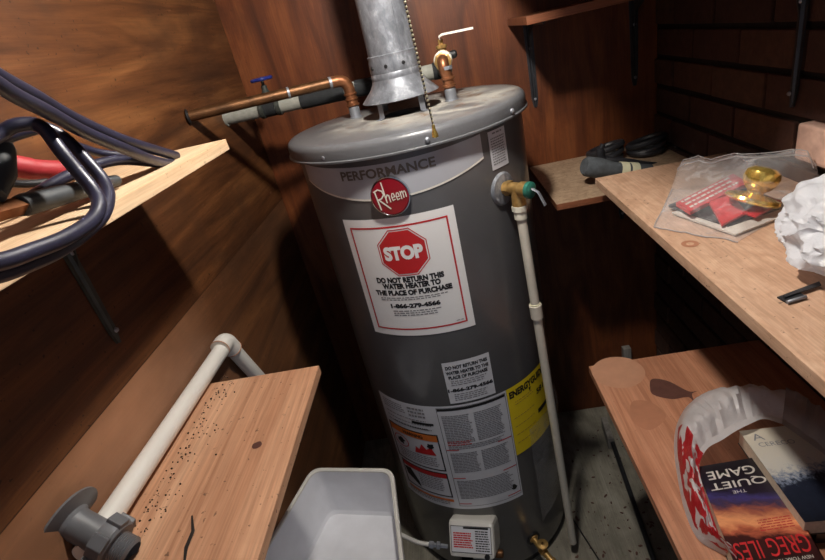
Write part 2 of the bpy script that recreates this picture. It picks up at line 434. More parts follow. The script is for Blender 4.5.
# floor joint and loose boards
b = BM()
p0, p1 = at(558, 496, 2, .002), at(603, 566, 2, .002)
d = (p0-p1).normalized()
tube(b, [p0+d*.3, p1-d*.5], .0025, 6); struct('trim_1', b, 'black')

# ------------------------------------------------------------------ shelves and brackets
def shelf(name, label, x0, x1, y0, y1, ztop, th, mat, edge=None):
    b = BM(); box(b, x0, x1, y0, y1, ztop-th, ztop, .0012)
    if edge:
        for f in b.faces:
            if abs(f.normal.z) < .5: f.material_index = 1
    o = obj(name, b, [mat, edge] if edge else mat); tag(o, label, 'shelf', 'board shelves on the closet walls'); return o
def bracket(label, wall, out, H, L, mat, w=.026, group='stamped shelf brackets'):
    """wall: top corner at the wall, out: unit vector away from the wall"""
    wall = Vector(wall); out = Vector(out); side = Vector((0, 0, 1)).cross(out)
    t = thing('shelf_bracket', label, 'bracket', wall-Vector((0, 0, H)), group)
    def leg(bm, o, d, n, ln):      # strip along d, face normal n, with tapered width and raised ridge
        N = 10; prev = None
        for i in range(N+1):
            s = i/N; ww = w*(.5-.14*s)*(1 if i < N else .55); rr = .006*(1-.35*s)
            prof = [(-ww, 0), (-ww*.45, 0), (-ww*.25, rr), (ww*.25, rr), (ww*.45, 0), (ww, 0), (ww, -.0018), (-ww, -.0018)]
            ring = [bm.verts.new(o+d*(ln*s)+side*a+n*(.002+c)) for a, c in prof]
            if prev:
                for k in range(8): bm.faces.new((prev[k], prev[(k+1) % 8], ring[(k+1) % 8], ring[k]))
            else: bm.faces.new(ring)
            prev = ring
        bm.faces.new(prev[::-1])
    b = BM(); leg(b, wall, Vector((0, 0, -1)), out, H); obj('wall_leg', b, mat, t)
    b = BM(); leg(b, wall-Vector((0, 0, .002)), out, Vector((0, 0, -1)), L); obj('shelf_arm', b, mat, t)
    b = BM(); q = [wall+out*.004+Vector((0, 0, -.004)), wall+out*(L*.42)+Vector((0, 0, -.006)), wall+out*.022+Vector((0, 0, -.035)), wall+out*.006+Vector((0, 0, -H*.42))]
    f0 = [b.verts.new(p+side*.0015) for p in q]; f1 = [b.verts.new(p-side*.0015) for p in q]
    b.faces.new(f0); b.faces.new(f1[::-1])
    for k in range(4): b.faces.new((f0[k], f0[(k+1) % 4], f1[(k+1) % 4], f1[k]))
    obj('gusset', b, mat, t)
    for hh in (.3, .9):
        b = BM(); lathe(b, [(0, .0035), (.003, .003), (.0045, 0)], wall+out*.008+Vector((0, 0, -H*hh)), out, 12); obj('screw', b, 'steel', t)
    return t

shelf('wall_shelf', 'pale pine board shelf on the left wall holding the jumper cables', XL, -.3615, -.25, .851, 1.408, .018, 'pine_pale')
bracket('olive metal bracket hanging under the jumper cable shelf on the left wall', (XL, .655, 1.39), (1, 0, 0), .225, .18, 'green_metal')
S_LL = shelf('wall_shelf', 'pinkish pine board shelf low on the left wall under the white pipe', XL, -.318, -.25, .785, .972, .018, 'pine')
bracket('metal bracket under the low left shelf, the nearer one', (XL, .3, .954), (1, 0, 0), .2, .2, 'green_metal')
shelf('wall_shelf', 'speckled board shelf with brown front edge on the back wall beside the water heater', .245, XR, 1.22, YB, 1.040, .017, 'speckle', 'edge_orange')
bracket('dark bracket under the speckled shelf on the back wall', (.53, YB, 1.023), (0, -1, 0), .22, .24, 'black_metal')
shelf('wall_shelf', 'high brown board shelf on the back wall, on two dark brackets', .231, XR, 1.30, YB, 1.474, .018, 'edge_orange')
bracket('dark bracket lit at its front, on the back wall just right of the heater lid', (.2855, YB, 1.456), (0, -1, 0), .236, .22, 'black_metal')
bracket('shadowed bracket on the back wall near the brick corner', (.578, YB, 1.456), (0, -1, 0), .236, .22, 'black_metal')
shelf('wall_shelf', 'unseen brown board added up high to shade the back right corner', .128, XR, .785, YB, 1.712, .012, 'edge_orange')  # board added out of view to keep bulb light off this corner
shelf('wall_shelf', 'high board on the brick wall straight above the white plastic bag', .385, XR, -.25, 1.298, 1.500, .018, 'edge_orange')
bracket('dark bracket on the brick wall above the clear zip bag', (XR-.003, .975, 1.482), (-1, 0, 0), .25, .2, 'black_metal')
S_UR = shelf('wall_shelf', 'beige board shelf on the brick wall holding the clear zip bag', .333, XR-.004, -.25, 1.186, 1.100, .019, 'particle')
bracket('bracket under the beige shelf on the brick wall', (XR-.003, .5, 1.081), (-1, 0, 0), .22, .24, 'black_metal')
S_LR = shelf('wall_shelf', 'reddish board shelf low on the right holding paperback books in a torn bag', .2405, XR-.004, -.25, .995, .700, .019, 'oak_shelf')
bracket('bracket under the low right shelf with the books', (XR-.003, .8, .681), (-1, 0, 0), .22, .26, 'black_metal')

# ------------------------------------------------------------------ water heater
HX, HY, HR = -.083, 1.221, .265
HT = thing('water_heater', 'tall grey cylindrical water heater with a red STOP label', 'water heater', (HX, HY, 0))
def cyl(th0, z0, r):
    def f(u, v):
        a = math.radians(th0)+u/HR
        return Vector((HX+math.sin(a)*r, HY-math.cos(a)*r, z0+v))
    return f
b = BM(); lathe(b, [(.20, .03), (.262, .03), (HR, .045), (HR, 1.318), (.262, 1.319)], (HX, HY, 0), seg=128); obj('tank', b, 'tank', HT)
b = BM(); lathe(b, [(.262, 1.300), (.2800, 1.303), (.2825, 1.3045), (.2825, 1.3075), (.2795, 1.309), (.2795, 1.326), (.2772, 1.333), (.2715, 1.3375), (.260, 1.3385), (.10, 1.3405), (.045, 1.339), (.045, 1.33)], (HX-.003, HY, 0), seg=128); obj('lid', b, 'lid', HT)
for th in (-35, 10.3, 53.8, 120, 200, 260):
    a = math.radians(th); n = Vector((math.sin(a), -math.cos(a), 0)); b = BM()
    lathe(b, [(0, .0045), (.003, .0042), (.0052, .002), (.0055, -.003)], Vector((HX, HY, 1.317))+n*.2785, n, 14); obj('screw', b, 'steel', HT)
b = BM(); lathe(b, [(.20, 0), (.255, 0), (.258, .03), (.20, .035)], (HX, HY, 0), seg=64); obj('base_ring', b, 'black', HT)
# silver badge band with curved lower edge
b = BM(); N = 40; rows = []
for i in range(N+1):
    s = i/N; th = math.radians(-59.5+94*s); top = 1.297-.008*(1-abs(2*s-1)**2); bot = 1.262-.037*(1-(2*s-1)**2)-.01*s
    rows.append([b.verts.new((HX+math.sin(th)*(HR+.0008), HY-math.cos(th)*(HR+.0008), top+(bot-top)*k/3)) for k in range(4)])
for A, B in zip(rows, rows[1:]):
    for k in range(3): b.faces.new((A[k], A[k+1], B[k+1], B[k])).smooth = True
bandp = obj('badge_band', b, 'band', HT)
b = BM()
for A0 in range(N):
    def pp(s, off):
        th = math.radians(-59.5+94*s); bot = 1.262-.037*(1-(2*s-1)**2)-.01*s-off
        return Vector((HX+math.sin(th)*(HR+.0012), HY-math.cos(th)*(HR+.0012), bot))
    if A0 < N: b.faces.new([b.verts.new(p) for p in (pp(A0/N, 0), pp((A0+1)/N, 0), pp((A0+1)/N, .004), pp(A0/N, .004))])
obj('trim_line', b, 'porcelain', bandp)
b = BM(); text(b, 'PERFORMANCE', cyl(-31, 1.263, HR+.0014), 0, .200, 0, .0195, .03); obj('lettering', b, 'print_silver', bandp)
# round badge
lg = Vector((HX, HY, 0)); a = math.radians(-9.3); n = Vector((math.sin(a), -math.cos(a), 0)); lc = lg+n*(HR+.001)+Vector((0, 0, 1.2235))
b = BM(); lathe(b, [(0, .0065), (.036, .0055), (.039, .003), (.0395, 0)], lc, n, 48); badge = obj('badge', b, 'badge_red', HT)
b = BM(); lathe(b, [(.0375, .0045), (.0385, .0065), (.0402, .006), (.041, .0), (.0385, 0)], lc, n, 48); obj('rim', b, 'chrome', badge)
tx = Vector((0, 0, 1)).cross(n).normalized()*1.0
bmap = lambda u, v: lc+tx*u+Vector((0, 0, 1))*v+n*(.0072)
b = BM(); S = .84
def stroke(pts, w):
    for (u0, v0), (u1, v1) in zip(pts, pts[1:]):
        dx, dy = u1-u0, v1-v0; L = math.hypot(dx, dy); nx, ny = -dy/L*w/2, dx/L*w/2; ex, ey = dx/L*w*.3, dy/L*w*.3
        poly(b, bmap, [(u0+nx-ex, v0+ny-ey), (u0-nx-ex, v0-ny-ey), (u1-nx+ex, v1-ny+ey), (u1+nx+ex, v1+ny+ey)])
stroke([(-.029, .014), (-.024, -.024)], .0028)
stroke([(-.031, .014), (-.022, .018), (-.014, .014), (-.012, .006), (-.018, -.001), (-.026, -.003)], .0026)
stroke([(-.024, -.003), (-.004, -.024)], .0028)
stroke([(-.012, .031), (-.0085, -.011)], .0026)
stroke([(-.0085, -.001), (-.005, .005), (-.002, .003), (-.001, -.010)], .0024)
for k in range(2):
    u = .003+k*.0095
    stroke([(u, -.002), (u+.0065, -.001), (u+.005, .006), (u+.002, .006), (u, .0), (u+.0015, -.008), (u+.0065, -.006)], .0020)
stroke([(.022, .008), (.0228, -.007)], .0022); stroke([(.0225, .004), (.026, .008), (.0272, .005), (.0276, -.005)], .0022); stroke([(.0275, .005), (.031, .008), (.0325, .005), (.0328, -.004)], .0022)
obj('lettering', b, 'porcelain', badge)
# STOP label
def patch(name, th0, th1, z0, z1, mat, r=.0008, nu=24):
    w = math.radians(th1-th0)*HR; b = BM(); m = cyl(th0, z0, HR+r); rect(b, m, 0, w, 0, z1-z0, nu); return obj(name, b, mat, HT), w, z1-z0
def sub(name, bm, mat, par): return obj(name, bm, mat, par)
p, w, h = patch('stop_label', -38, 16.3, .889, 1.178, 'label', .0011)
m = cyl(-38, .889, HR+.0015); m2 = cyl(-38, .889, HR+.0019); m3 = cyl(-38, .889, HR+.0023)
b = BM(); border(b, m, .016, w-.016, .016, h-.018, .0038); sub('red_border', b, 'print_red', p)
oc, orad = (w*.5+.004, h-.080), .0535
octp = lambda R: [(oc[0]+R*math.cos(PI/8+k*PI/4), oc[1]+R*math.sin(PI/8+k*PI/4)) for k in range(8)]
b = BM()
A = octp(orad*1.09); B_ = octp(orad*1.05)
for k in range(8): poly(b, m, [A[k], A[(k+1) % 8], B_[(k+1) % 8], B_[k]], .007)
sub('octagon_outline', b, 'print_red', p)
b = BM()
poly(b, m, octp(orad), .007)
sub('red_octagon', b, 'print_red', p)
b = BM(); text(b, 'STOP', m2, oc[0]-.043, oc[0]+.043, oc[1]-.0165, oc[1]+.0165, .06); sub('white_lettering', b, 'label', p)
b = BM(); c0 = w*.5+.002
text(b, 'DO NOT RETURN THIS', m, c0-.077, c0+.077, .1385, .1525, .06)
text(b, 'WATER HEATER TO', m, c0-.066, c0+.067, .1235, .1375, .06)
text(b, 'THE PLACE OF PURCHASE', m, c0-.088, c0+.089, .1070, .1205, .06)
text(b, '1-866-279-4566', m, c0-.058, c0+.057, .0740, .0860, .06); sub('black_lettering', b, 'print_dark', p)
b = BM(); fine(b, m, c0-.078, c0+.078, .091, .102, .0050, .0022); fine(b, m, c0-.055, c0+.057, .049, .068, .0056, .0024); fine(b, m, w-.04, w-.024, .022, .026, .005, .0016); sub('fine_print', b, 'print_mid', p)
# small serial label
p, w, h = patch('serial_label', 38.6, 50.0, 1.216, 1.294, 'label_grey', .001, 8); m = cyl(38.6, 1.216, HR+.0014)
b = BM(); fine(b, m, .005, w-.005, .008, h-.014, .0052, .0026, (.003, .008), .0012); fine(b, m, .012, w-.008, h-.012, h-.004, .005, .003); sub('fine_print', b, 'print_mid', p)
# do not return label
p, w, h = patch('phone_label', -4.4, 20.3, .683, .806, 'label_grey', .0016, 10); m = cyl(-4.4, .683, HR+.0020)
b = BM(); text(b, 'DO NOT RETURN THIS', m, .006, w-.007, h-.021, h-.011, .05); text(b, 'WATER HEATER TO THE', m, .005, w-.006, h-.036, h-.026, .05)
text(b, 'PLACE OF PURCHASE', m, .009, w-.010, h-.050, h-.040, .05); text(b, '1-866-279-4566', m, .001, w-.002, h-.089, h-.078, .05); sub('black_lettering', b, 'print_dark', p)
b = BM(); fine(b, m, .012, w-.014, h-.072, h-.055, .0058, .0022); fine(b, m, .014, w-.016, .008, h-.095, .0058, .0022); sub('fine_print', b, 'print_mid', p)
# big instruction label
p, w, h = patch('instruction_label', -53.3, 26.2, .302, .676, 'label_grey', .0008, 30); m = cyl(-53.3, .302, HR+.0012); m2 = cyl(-53.3, .302, HR+.0016)
lw = w*.47
b = BM(); fine(b, m, .015, lw*.55, h-.045, h-.012, .0075, .003); fine(b, m, lw*.60, lw-.02, h-.045, h-.012, .012, .006)
fine(b, m, .02, lw*.95, h-.085, h-.052, .014, .003)
for (u0, u1, v0, v1) in ((w*.53, w*.73, h-.125, h-.032), (w*.75, w*.95, h-.125, h-.032), (w*.53, w*.73, h-.235, h-.160), (w*.75, w*.95, h-.235, h-.160), (w*.53, w*.95, h-.335, h-.262), (w*.53, w*.95, h-.150, h-.132)):
    fine(b, m, u0, u1, v0, v1, .0056, .0028, (.004, .013), .0013)
fine(b, m, .03, lw-.015, h-.215, h-.182, .0072, .003); fine(b, m, lw*.45, lw-.015, h-.310, h-.255, .0072, .003); fine(b, m, .02, lw, .008, .030, .0065, .003)
sub('fine_print', b, 'print_mid', p)
b = BM(); rect(b, m, lw*.62, lw*.98, h-.066, h-.058, 4); rect(b, m, w*.51, w*.985, h-.016, h-.008, 10)
fine(b, m, lw*.25, lw*.9, h-.086, h-.078, .01, .005, (.004, .009), .002)
border(b, m, w*.505, w*.99, .012, h-.006, .0012)
border(b, m, .010, lw, h-.228, h-.096, .0040); border(b, m, .018, lw, h-.330, h-.236, .0040)
sub('black_bars', b, 'print_dark', p)
b = BM(); rect(b, m, .014, lw-.004, h-.122, h-.100, 8); rect(b, m, .02, lw, h-.348, h-.338, 8); sub('orange_bars', b, 'orange', p)
b = BM(); rect(b, m, .022, lw-.004, h-.256, h-.240, 8)
for v in (.148, .252, .352):
    rect(b, m, w*.51, w*.60, h-v-.002, h-v+.001, 3); rect(b, m, w*.88, w*.985, h-v-.002, h-v+.001, 3)
poly(b, m, [(lw*.52, h-.176), (lw*.56, h-.152), (lw*.62, h-.160), (lw*.68, h-.138), (lw*.75, h-.155), (lw*.84, h-.146), (lw*.9, h-.172)], .007)
fine(b, m, w*.53, w*.70, h-.136, h-.118, .0056, .0028); obj('red_marks', b, 'print_red', p)
b = BM()
cc = (lw*.27, h-.152)
for k in range(20):
    a0, a1 = 2*PI*k/20, 2*PI*(k+1)/20; q = lambda a_, R: (cc[0]+R*1.25*math.cos(a_), cc[1]+R*math.sin(a_))
    poly(b, m2, [q(a0, .022), q(a1, .022), q(a1, .0195), q(a0, .0195)])
obj('red_ring', b, 'print_red', p)
b = BM(); text(b, 'WARNING', m2, lw*.36, lw*.74, h-.117, h-.105, .03); blob(b, m2, cc, .012, 3, jag=.7); blob(b, m2, (lw*.84, h-.140), .009, 5, jag=.7)
poly(b, m2, [(.024, h-.262), (.05, h-.258), (lw*.42, h-.300), (lw*.44, h-.322), (lw*.28, h-.300), (.03, h-.290)], .007); blob(b, m2, (w*.94, .045), .008, 7, jag=.7)
obj('pictograms', b, 'print_dark', p)
# yellow energy label
p, w, h = patch('energy_label', 26.4, 58, .452, .676, 'yellow', .0010, 14); m = cyl(26.4, .452, HR+.0014)
b = BM(); text(b, 'ENERGYGUIDE', m, .006, w-.004, h-.034, h-.012, .05); text(b, '581', m, w*.68, w*.92, h-.080, h-.062, .03)
rect(b, m, w*.66, w-.004, h-.142, h-.128, 4); poly(b, m, [(w*.48, h-.036), (w*.54, h-.036), (w*.51, h-.050)]); sub('black_lettering', b, 'print_dark', p)
b = BM(); fine(b, m, .02, w*.6, h-.06, h-.05, .008, .0015); fine(b, m, .01, w*.6, .02, h-.10, .028, .0016); sub('fine_print', b, 'stain_brown', p)
# clear pouch of papers
b = BM(); m = cyl(36, .16, HR+.004)
def pou(u, v):
    q = m(u, v); a_ = math.radians(36)+u/HR; q += Vector((math.sin(a_), -math.cos(a_), 0))*(.006+.006*noise.noise(Vector((u*18, v*14, 1)))); return q
for i in range(12):
    for k in range(16):
        U = lambda i_: .17*i_/12; Vv = lambda k_, i_: (.36*k_/16)*(1-.10*i_/12)+.06*i_/12
        f = b.faces.new([b.verts.new(pou(U(i_), Vv(k_, i_))) for i_, k_ in ((i, k), (i+1, k), (i+1, k+1), (i, k+1))]); f.smooth = True
bmesh.ops.remove_doubles(b, verts=b.verts, dist=1e-5); obj('document_pouch', b, 'pouch_film', HT)
# nipples on the lid
NL, NR = Vector((-.210, 1.305, 1.339)), Vector((.0305, 1.228, 1.339))
for q in (NL, NR):
    b = BM(); lathe(b, [(.0165, -.002), (.0165, .003), (.0135, .004), (.0135, .026), (.0118, .028), (0, .028)], q, seg=24); obj('nipple', b, 'steel', HT)
# relief valve escutcheon
def on(th, z, r=HR):
    a_ = math.radians(th); return Vector((HX+math.sin(a_)*r, HY-math.cos(a_)*r, z)), Vector((math.sin(a_), -math.cos(a_), 0))
q, n = on(43.5, 1.170); b = BM(); lathe(b, [(0, .006), (.014, .006), (.032, .004), (.036, .0), (.036, -.008)], q, n, 36); obj('escutcheon', b, 'galv', HT)
# gas control valve
q, n = on(-11.5, .15); side = Vector((0, 0, 1)).cross(n).normalized()
fn = (n*.80+Vector((0, 0, .60))).normalized(); fu = side.cross(fn).normalized()
if fu.z < 0: fu = -fu
fcn = at(471, 541, 1, .885)
q = fcn-fn*.0856; mt = Matrix.Translation(q) @ Matrix((side, fn, fu)).transposed().to_4x4()
b = BM(); box(b, -.062, .062, -.03, .085, -.045, .050, .012, mt); box(b, -.045, .045, -.075, .02, -.07, .03, .006, mt); gv = obj('gas_valve', b, 'white_plastic', HT)
mg = lambda u, v: mt @ Vector((u, .0856, v))
b = BM(); rect(b, mg, -.054, .054, -.030, .036); obj('valve_label', b, 'label_grey', gv)
mg = lambda u, v: mt @ Vector((u, .0860, v))
b = BM(); border(b, mg, -.055, .055, -.031, .037, .0014); fine(b, mg, .012, .05, -.026, .026, .006, .003, (.004, .01), .0012); rect(b, mg, -.02, .048, .030, .035); obj('valve_print', b, 'print_dark', gv)
b = BM(); fine(b, mg, -.048, .006, -.024, .020, .0058, .0036, (.004, .014), .0008); obj('red_print', b, 'print_red', gv)
b = BM(); lathe(b, [(.016, 0), (.016, .012), (.013, .016), (0, .016)], mt @ Vector((-.018, .06, -.052)), -fu, 24); obj('control_knob', b, 'black', gv)
b = BM(); lathe(b, [(.007, 0), (.007, .004), (0, .005)], mt @ Vector((.042, .0855, -.037)), fn, 16); obj('status_window', b, 'black', gv)
b = BM(); lathe(b, [(.011, 0), (.011, .018), (.008, .02), (0, .02)], mt @ Vector((.055, .02, -.05)), side, 20); obj('pipe_stub', b, 'copper_dull', gv)
# drain valve
q, n = on(28.5, .105); b = BM()
lathe(b, [(.015, -.01), (.015, .004), (.009, .006), (.009, .035), (.013, .037), (.013, .05), (.010, .052), (.010, .075), (.0135, .077), (.0135, .095), (.009, .095)], q, n+Vector((0, 0, -.15)), 24)
dv = obj('drain_valve', b, 'brass', HT)
b = BM(); lathe(b, [(.004, 0), (.004, .02), (.015, .021), (.016, .026), (.004, .028)], q+n*.045, (0, 0, 1), 20); obj('drain_knob', b, 'brass', dv)
# seal around drain valve
b = BM(); lathe(b, [(.022, 0), (.022, .003), (.014, .004)], q, n, 24); obj('drain_seal', b, 'black', HT)

# draft hood and flue
FX, FY = -.083, 1.221
t = thing('draft_hood', 'silver flared draft hood standing on legs on the heater lid', 'draft hood', (FX, FY, 1.341))
b = BM(); lathe(b, [(.088, 1.3745), (.090, 1.376), (.0885, 1.3775), (.066, 1.400), (.0585, 1.412), (.0560, 1.424), (.0545, 1.424), (.0570, 1.411), (.0645, 1.399), (.087, 1.3755), (.088, 1.3745)], (FX, FY, 0), seg=64); obj('skirt', b, 'galv', t)
for deg in (-142, -38, 38, 142):
    a = math.radians(deg); n = Vector((math.sin(a), -math.cos(a), 0)); s_ = Vector((n.y, -n.x, 0))
    b = BM(); q = [Vector((FX, FY, 0))+n*r_+Vector((0, 0, z_)) for r_, z_ in ((.075, 1.386), (.077, 1.3415), (.090, 1.3408))]
    for u_, v_ in zip(q, q[1:]):
        fr = [b.verts.new(u_+s_*.007), b.verts.new(u_-s_*.007), b.verts.new(v_-s_*.007), b.verts.new(v_+s_*.007)]
        bk = [b.verts.new(x_.co+Vector((0, 0, .0012))-n*.0012) for x_ in fr]
        b.faces.new(fr); b.faces.new(bk[::-1])
        for k in range(4): b.faces.new((fr[k], fr[(k+1) % 4], bk[(k+1) % 4], bk[k]))
    obj('leg', b, 'steel', t)
t = thing('flue_pipe', 'galvanised round flue pipe rising from the draft hood', 'flue pipe', (FX, FY, 1.424))
b = BM(); lathe(b, [(.0515, 1.455), (.0535, 1.455), (.0535, ZC-.001), (.0515, ZC-.001)], (FX, FY, 0), seg=64); obj('pipe', b, 'galv', t)
b = BM()
prof = [(.0565, 1.418), (.0575, 1.420), (.0570, 1.430), (.0558, 1.432), (.0570, 1.436), (.0565, 1.456), (.0555, 1.462), (.0565, 1.468), (.0540, 1.470)]
lathe(b, prof, (FX, FY, 0), seg=64); col_ = obj('collar', b, 'galv', t)
for deg in (-55, -15, 25, 70):
    a = math.radians(deg); n = Vector((math.sin(a), -math.cos(a), 0)); b = BM()
    lathe(b, [(0, .003), (.0035, .0022), (.0042, 0)], Vector((FX, FY, 1.446))+n*.0568, n, 10); obj('screw', b, 'black', col_)
b = BM()
a = math.radians(30); n = Vector((math.sin(a), -math.cos(a), 0)); s_ = Vector((n.y, -n.x, 0))
mt = Matrix.Translation(Vector((FX, FY, 0))+n*.0535) @ Matrix((s_, n, Vector((0, 0, 1)))).transposed().to_4x4()
box(b, -.0028, .0028, -.002, .0016, 1.470, ZC-.002, .0006, mt); obj('seam', b, 'galv', t)

# ------------------------------------------------------------------ copper and insulated pipes
PW = at(187, 117, 0, XL)
t = thing('copper_pipe', 'copper water pipe running from the left wall to the heater', 'pipe', NL+Vector((0, 0, .028)))
top = Vector((NL.x, NL.y, 1.432))
b = BM(); d0 = (PW-top).normalized()
pts = [NL+Vector((0, 0, .029)), NL+Vector((0, 0, .040))]+bend(NL, top, PW, .026, 10)+[PW+d0*(-.001)]
tube(b, [PW, top+d0*.026], .0122, 20); obj('long_run', b, 'copper_dull', t)
b = BM(); tube(b, [NL+Vector((0, 0, .030)), NL+Vector((0, 0, .045))]+bend(NL, top, PW, .026, 10)+[top+d0*.040], .0138, 20); el = obj('elbow', b, 'copper', t)
b = BM()
for hh in (.032, .046, .058): lathe(b, [(.0138, -.003), (.0162, -.0015), (.0162, .0015), (.0138, .003)], NL+Vector((0, 0, hh)), (0, 0, 1), 24)
obj('coupling', b, 'copper', t)
b = BM(); lathe(b, [(.0125, 0), (.017, .001), (.017, .004), (.0125, .006)], PW, -d0, 20); obj('wall_flange', b, 'black', t)
b = BM(); q = PW+(top-PW)*.62; lathe(b, [(.0122, -.003), (.0134, -.002), (.0134, .002), (.0122, .003)], q, d0, 20); lathe(b, [(.0122, -.004), (.0140, -.003), (.0140, .003), (.0122, .004)], top+d0*.041, d0, 20); obj('solder_ring', b, 'steel', t)

GY = 1.385; gl = at(225, 117, 0, XL); gl = Vector((XL, GY, 1.402)); gr = Vector((.030, GY, 1.398))
t = thing('insulated_pipe', 'foam-wrapped grey and black pipe behind the copper pipe and the flue', 'pipe', gl)
b = BM(); tube(b, [gl, gr-Vector((.02, 0, 0))]+bend(gl, gr, (gr.x, 1.2, 1.40), .02, 6)+[Vector((.028, 1.33, 1.408)), Vector((.0282, 1.298, 1.421))], .019, 18); obj('grey_foam', b, 'foam_grey', t)
for x0, x1 in ((-.455, -.425), (-.355, -.235), (-.205, -.130), (-.085, -.03), (0.0, .022)):
    b = BM(); d0 = (gr-gl)/(gr-gl).length; s0 = (x0-gl.x)/(gr.x-gl.x); s1 = (x1-gl.x)/(gr.x-gl.x)
    tube(b, [gl.lerp(gr, s0), gl.lerp(gr, s1)], .0212, 18); obj('black_wrap', b, 'foam_black', t)
b = BM(); tube(b, [gl+Vector((.0, 0, 0)), gl+Vector((.004, 0, 0))], .0222, 18); obj('wall_collar', b, 'foam_grey', t)
# gate valve with blue wheel
vx = -.440; t = thing('gate_valve', 'gate valve with a blue handwheel on the insulated pipe near the left corner', 'valve', (vx, GY, 1.385))
b = BM(); lathe(b, [(.0125, -.03), (.024, -.028), (.024, -.018), (.016, -.014), (.019, 0), (.016, .014), (.024, .018), (.024, .028), (.0125, .03)], (vx, GY, 1.402), (1, 0, 0), 20)
lathe(b, [(.013, .0), (.013, .022), (.011, .028), (.011, .040), (.008, .044), (.008, .055), (.004, .058), (.004, .074)], (vx, GY, 1.402), (0, 0, 1), 18); obj('body', b, 'green_metal', t)
b = BM(); hc = Vector((vx, GY, 1.474)); N = 30
ring = [hc+Vector((math.cos(2*PI*k/N)*(.024+.0022*math.cos(2*PI*k/N*5)), math.sin(2*PI*k/N)*(.024+.0022*math.cos(2*PI*k/N*5)), 0)) for k in range(N+1)]
tube(b, ring, .0042, 8, False)
for k in range(5): tube(b, [hc, hc+Vector((math.cos(2*PI*k/5)*.024, math.sin(2*PI*k/5)*.024, 0))], .0032, 6)
lathe(b, [(.006, -.004), (.006, .005), (0, .006)], hc, seg=12); obj('handwheel', b, 'blue_wheel', t)
# right copper elbow + ball valve
t = thing('copper_elbow', 'short copper elbow rising from the right of the heater lid', 'pipe', NR+Vector((0, 0, .028)))
tp = Vector((NR.x-.006, NR.y, 1.428)); bk = Vector((.030, 1.285, 1.428))
b = BM(); tube(b, [NR+Vector((0, 0, .029)), NR+Vector((0, 0, .05))]+bend(NR, tp, bk, .02, 10)+[tp.lerp(bk, .7)], .0128, 20); obj('elbow', b, 'copper', t)
b = BM()
for hh in (.034, .050): lathe(b, [(.0128, -.004), (.0158, -.002), (.0158, .002), (.0128, .004)], NR+Vector((0, 0, hh)), (0, 0, 1), 24)
obj('coupling', b, 'copper', t)
b = BM(); lathe(b, [(.0128, -.004), (.0138, -.003), (.0138, .003), (.0128, .004)], NR+Vector((0, 0, .072)), (0, 0, 1), 24); obj('solder_ring', b, 'steel', t)
t = thing('ball_valve', 'brass ball valve with a silver lever handle behind the right copper elbow', 'valve', (.030, 1.275, 1.41))
b = BM(); lathe(b, [(.0135, -.028), (.0205, -.026), (.0205, -.014), (.017, -.010), (.020, 0), (.017, .010), (.0205, .014), (.0205, .026), (.0135, .028)], (.0285, 1.272, 1.4245), bk-tp, 8, False)
lathe(b, [(.010, .010), (.010, .026), (.013, .027), (.013, .033), (.006, .035), (.006, .046)], (.0285, 1.272, 1.4245), (0, 0, 1), 8, False); obj('body', b, 'brass', t)
b = BM(); lathe(b, [(.0145, -.002), (.0200, -.001), (.0215, .004), (.0200, .008), (.0145, .008)], (.0262, 1.248, 1.427), bk-tp, 24); obj('pipe_end_ring', b, 'nut_white', t)
b = BM()
hp = [Vector((.028, 1.262, 1.468)), Vector((.026, 1.260, 1.474)), Vector((.034, 1.256, 1.4775)), at(473, 29, 1, 1.25)]
for u_, v_ in zip(hp, hp[1:]):
    s_ = Vector((0, .007, 0)); k_ = Vector((0, 0, .0045))
    c8 = [b.verts.new(x_) for x_ in (u_-s_, u_+s_, v_+s_, v_-s_)]; d8 = [b.verts.new(x_) for x_ in (u_-s_+k_, u_+s_+k_, v_+s_+k_, v_-s_+k_)]
    b.faces.new(c8); b.faces.new(d8[::-1])
    for k in range(4): b.faces.new((c8[k], c8[(k+1) % 4], d8[(k+1) % 4], d8[k]))
obj('lever', b, 'porcelain', t)
b = BM(); lathe(b, [(.009, 0), (.009, .012), (.005, .016), (0, .016)], (.046, 1.285, 1.432), (1, .1, .1), 16); obj('black_cap', b, 'black', t)

# relief valve and its drain pipe
q, n = on(43.5, 1.172); e = q+n*.038
t = thing('relief_valve', 'brass relief valve on the right side of the water heater', 'valve', e+Vector((0, 0, -.035)))
b = BM(); tube(b, [q+n*.006, q+n*.052], .0135, 18); lathe(b, [(.0165, 0), (.0165, .012)], q+n*.010, n, 6, False)
lathe(b, [(.0145, 0), (.0165, .003), (.0165, .018), (.013, .022), (0, .022)], q+n*.045, n, 18)
tube(b, [e+Vector((0, 0, .004)), e+Vector((0, 0, -.034))], [.0135, .0150], 18); obj('body', b, 'brass', t)
b = BM(); lathe(b, [(.0172, 0), (.0172, .008), (.012, .011), (0, .011)], q+n*.064, n, 18); obj('teal_cap', b, 'teal', t)
b = BM(); s_ = Vector((n.y, -n.x, 0)); l0 = q+n*.074+Vector((0, 0, .004))
tube(b, [l0, l0+n*.010+Vector((.004, 0, -.008)), l0+n*.016+Vector((.010, 0, -.036))], [.004, .0045, .0055], 8, True, .4); obj('test_lever', b, 'steel', t)
dt = Vector((e.x, e.y, 1.137)); db = Vector((dt.x+.033, dt.y-.002, .05))
t = thing('drain_pipe', 'white plastic drain pipe standing down the right side of the water heater', 'pipe', db)
b = BM(); tube(b, [dt, db], .0105, 20); obj('tube', b, 'pvc', t)
b = BM(); lathe(b, [(.0135, 0), (.0165, .001), (.0165, .012), (.0135, .013)], dt+Vector((0, 0, -.012)), (0, 0, 1), 8, False); lathe(b, [(.0105, -.03), (.0135, -.029), (.0138, -.012), (.0138, 0), (.0105, .002)], dt, (0, 0, 1), 20); obj('adapter', b, 'nut_white', t)
cp = dt.lerp(db, .240)
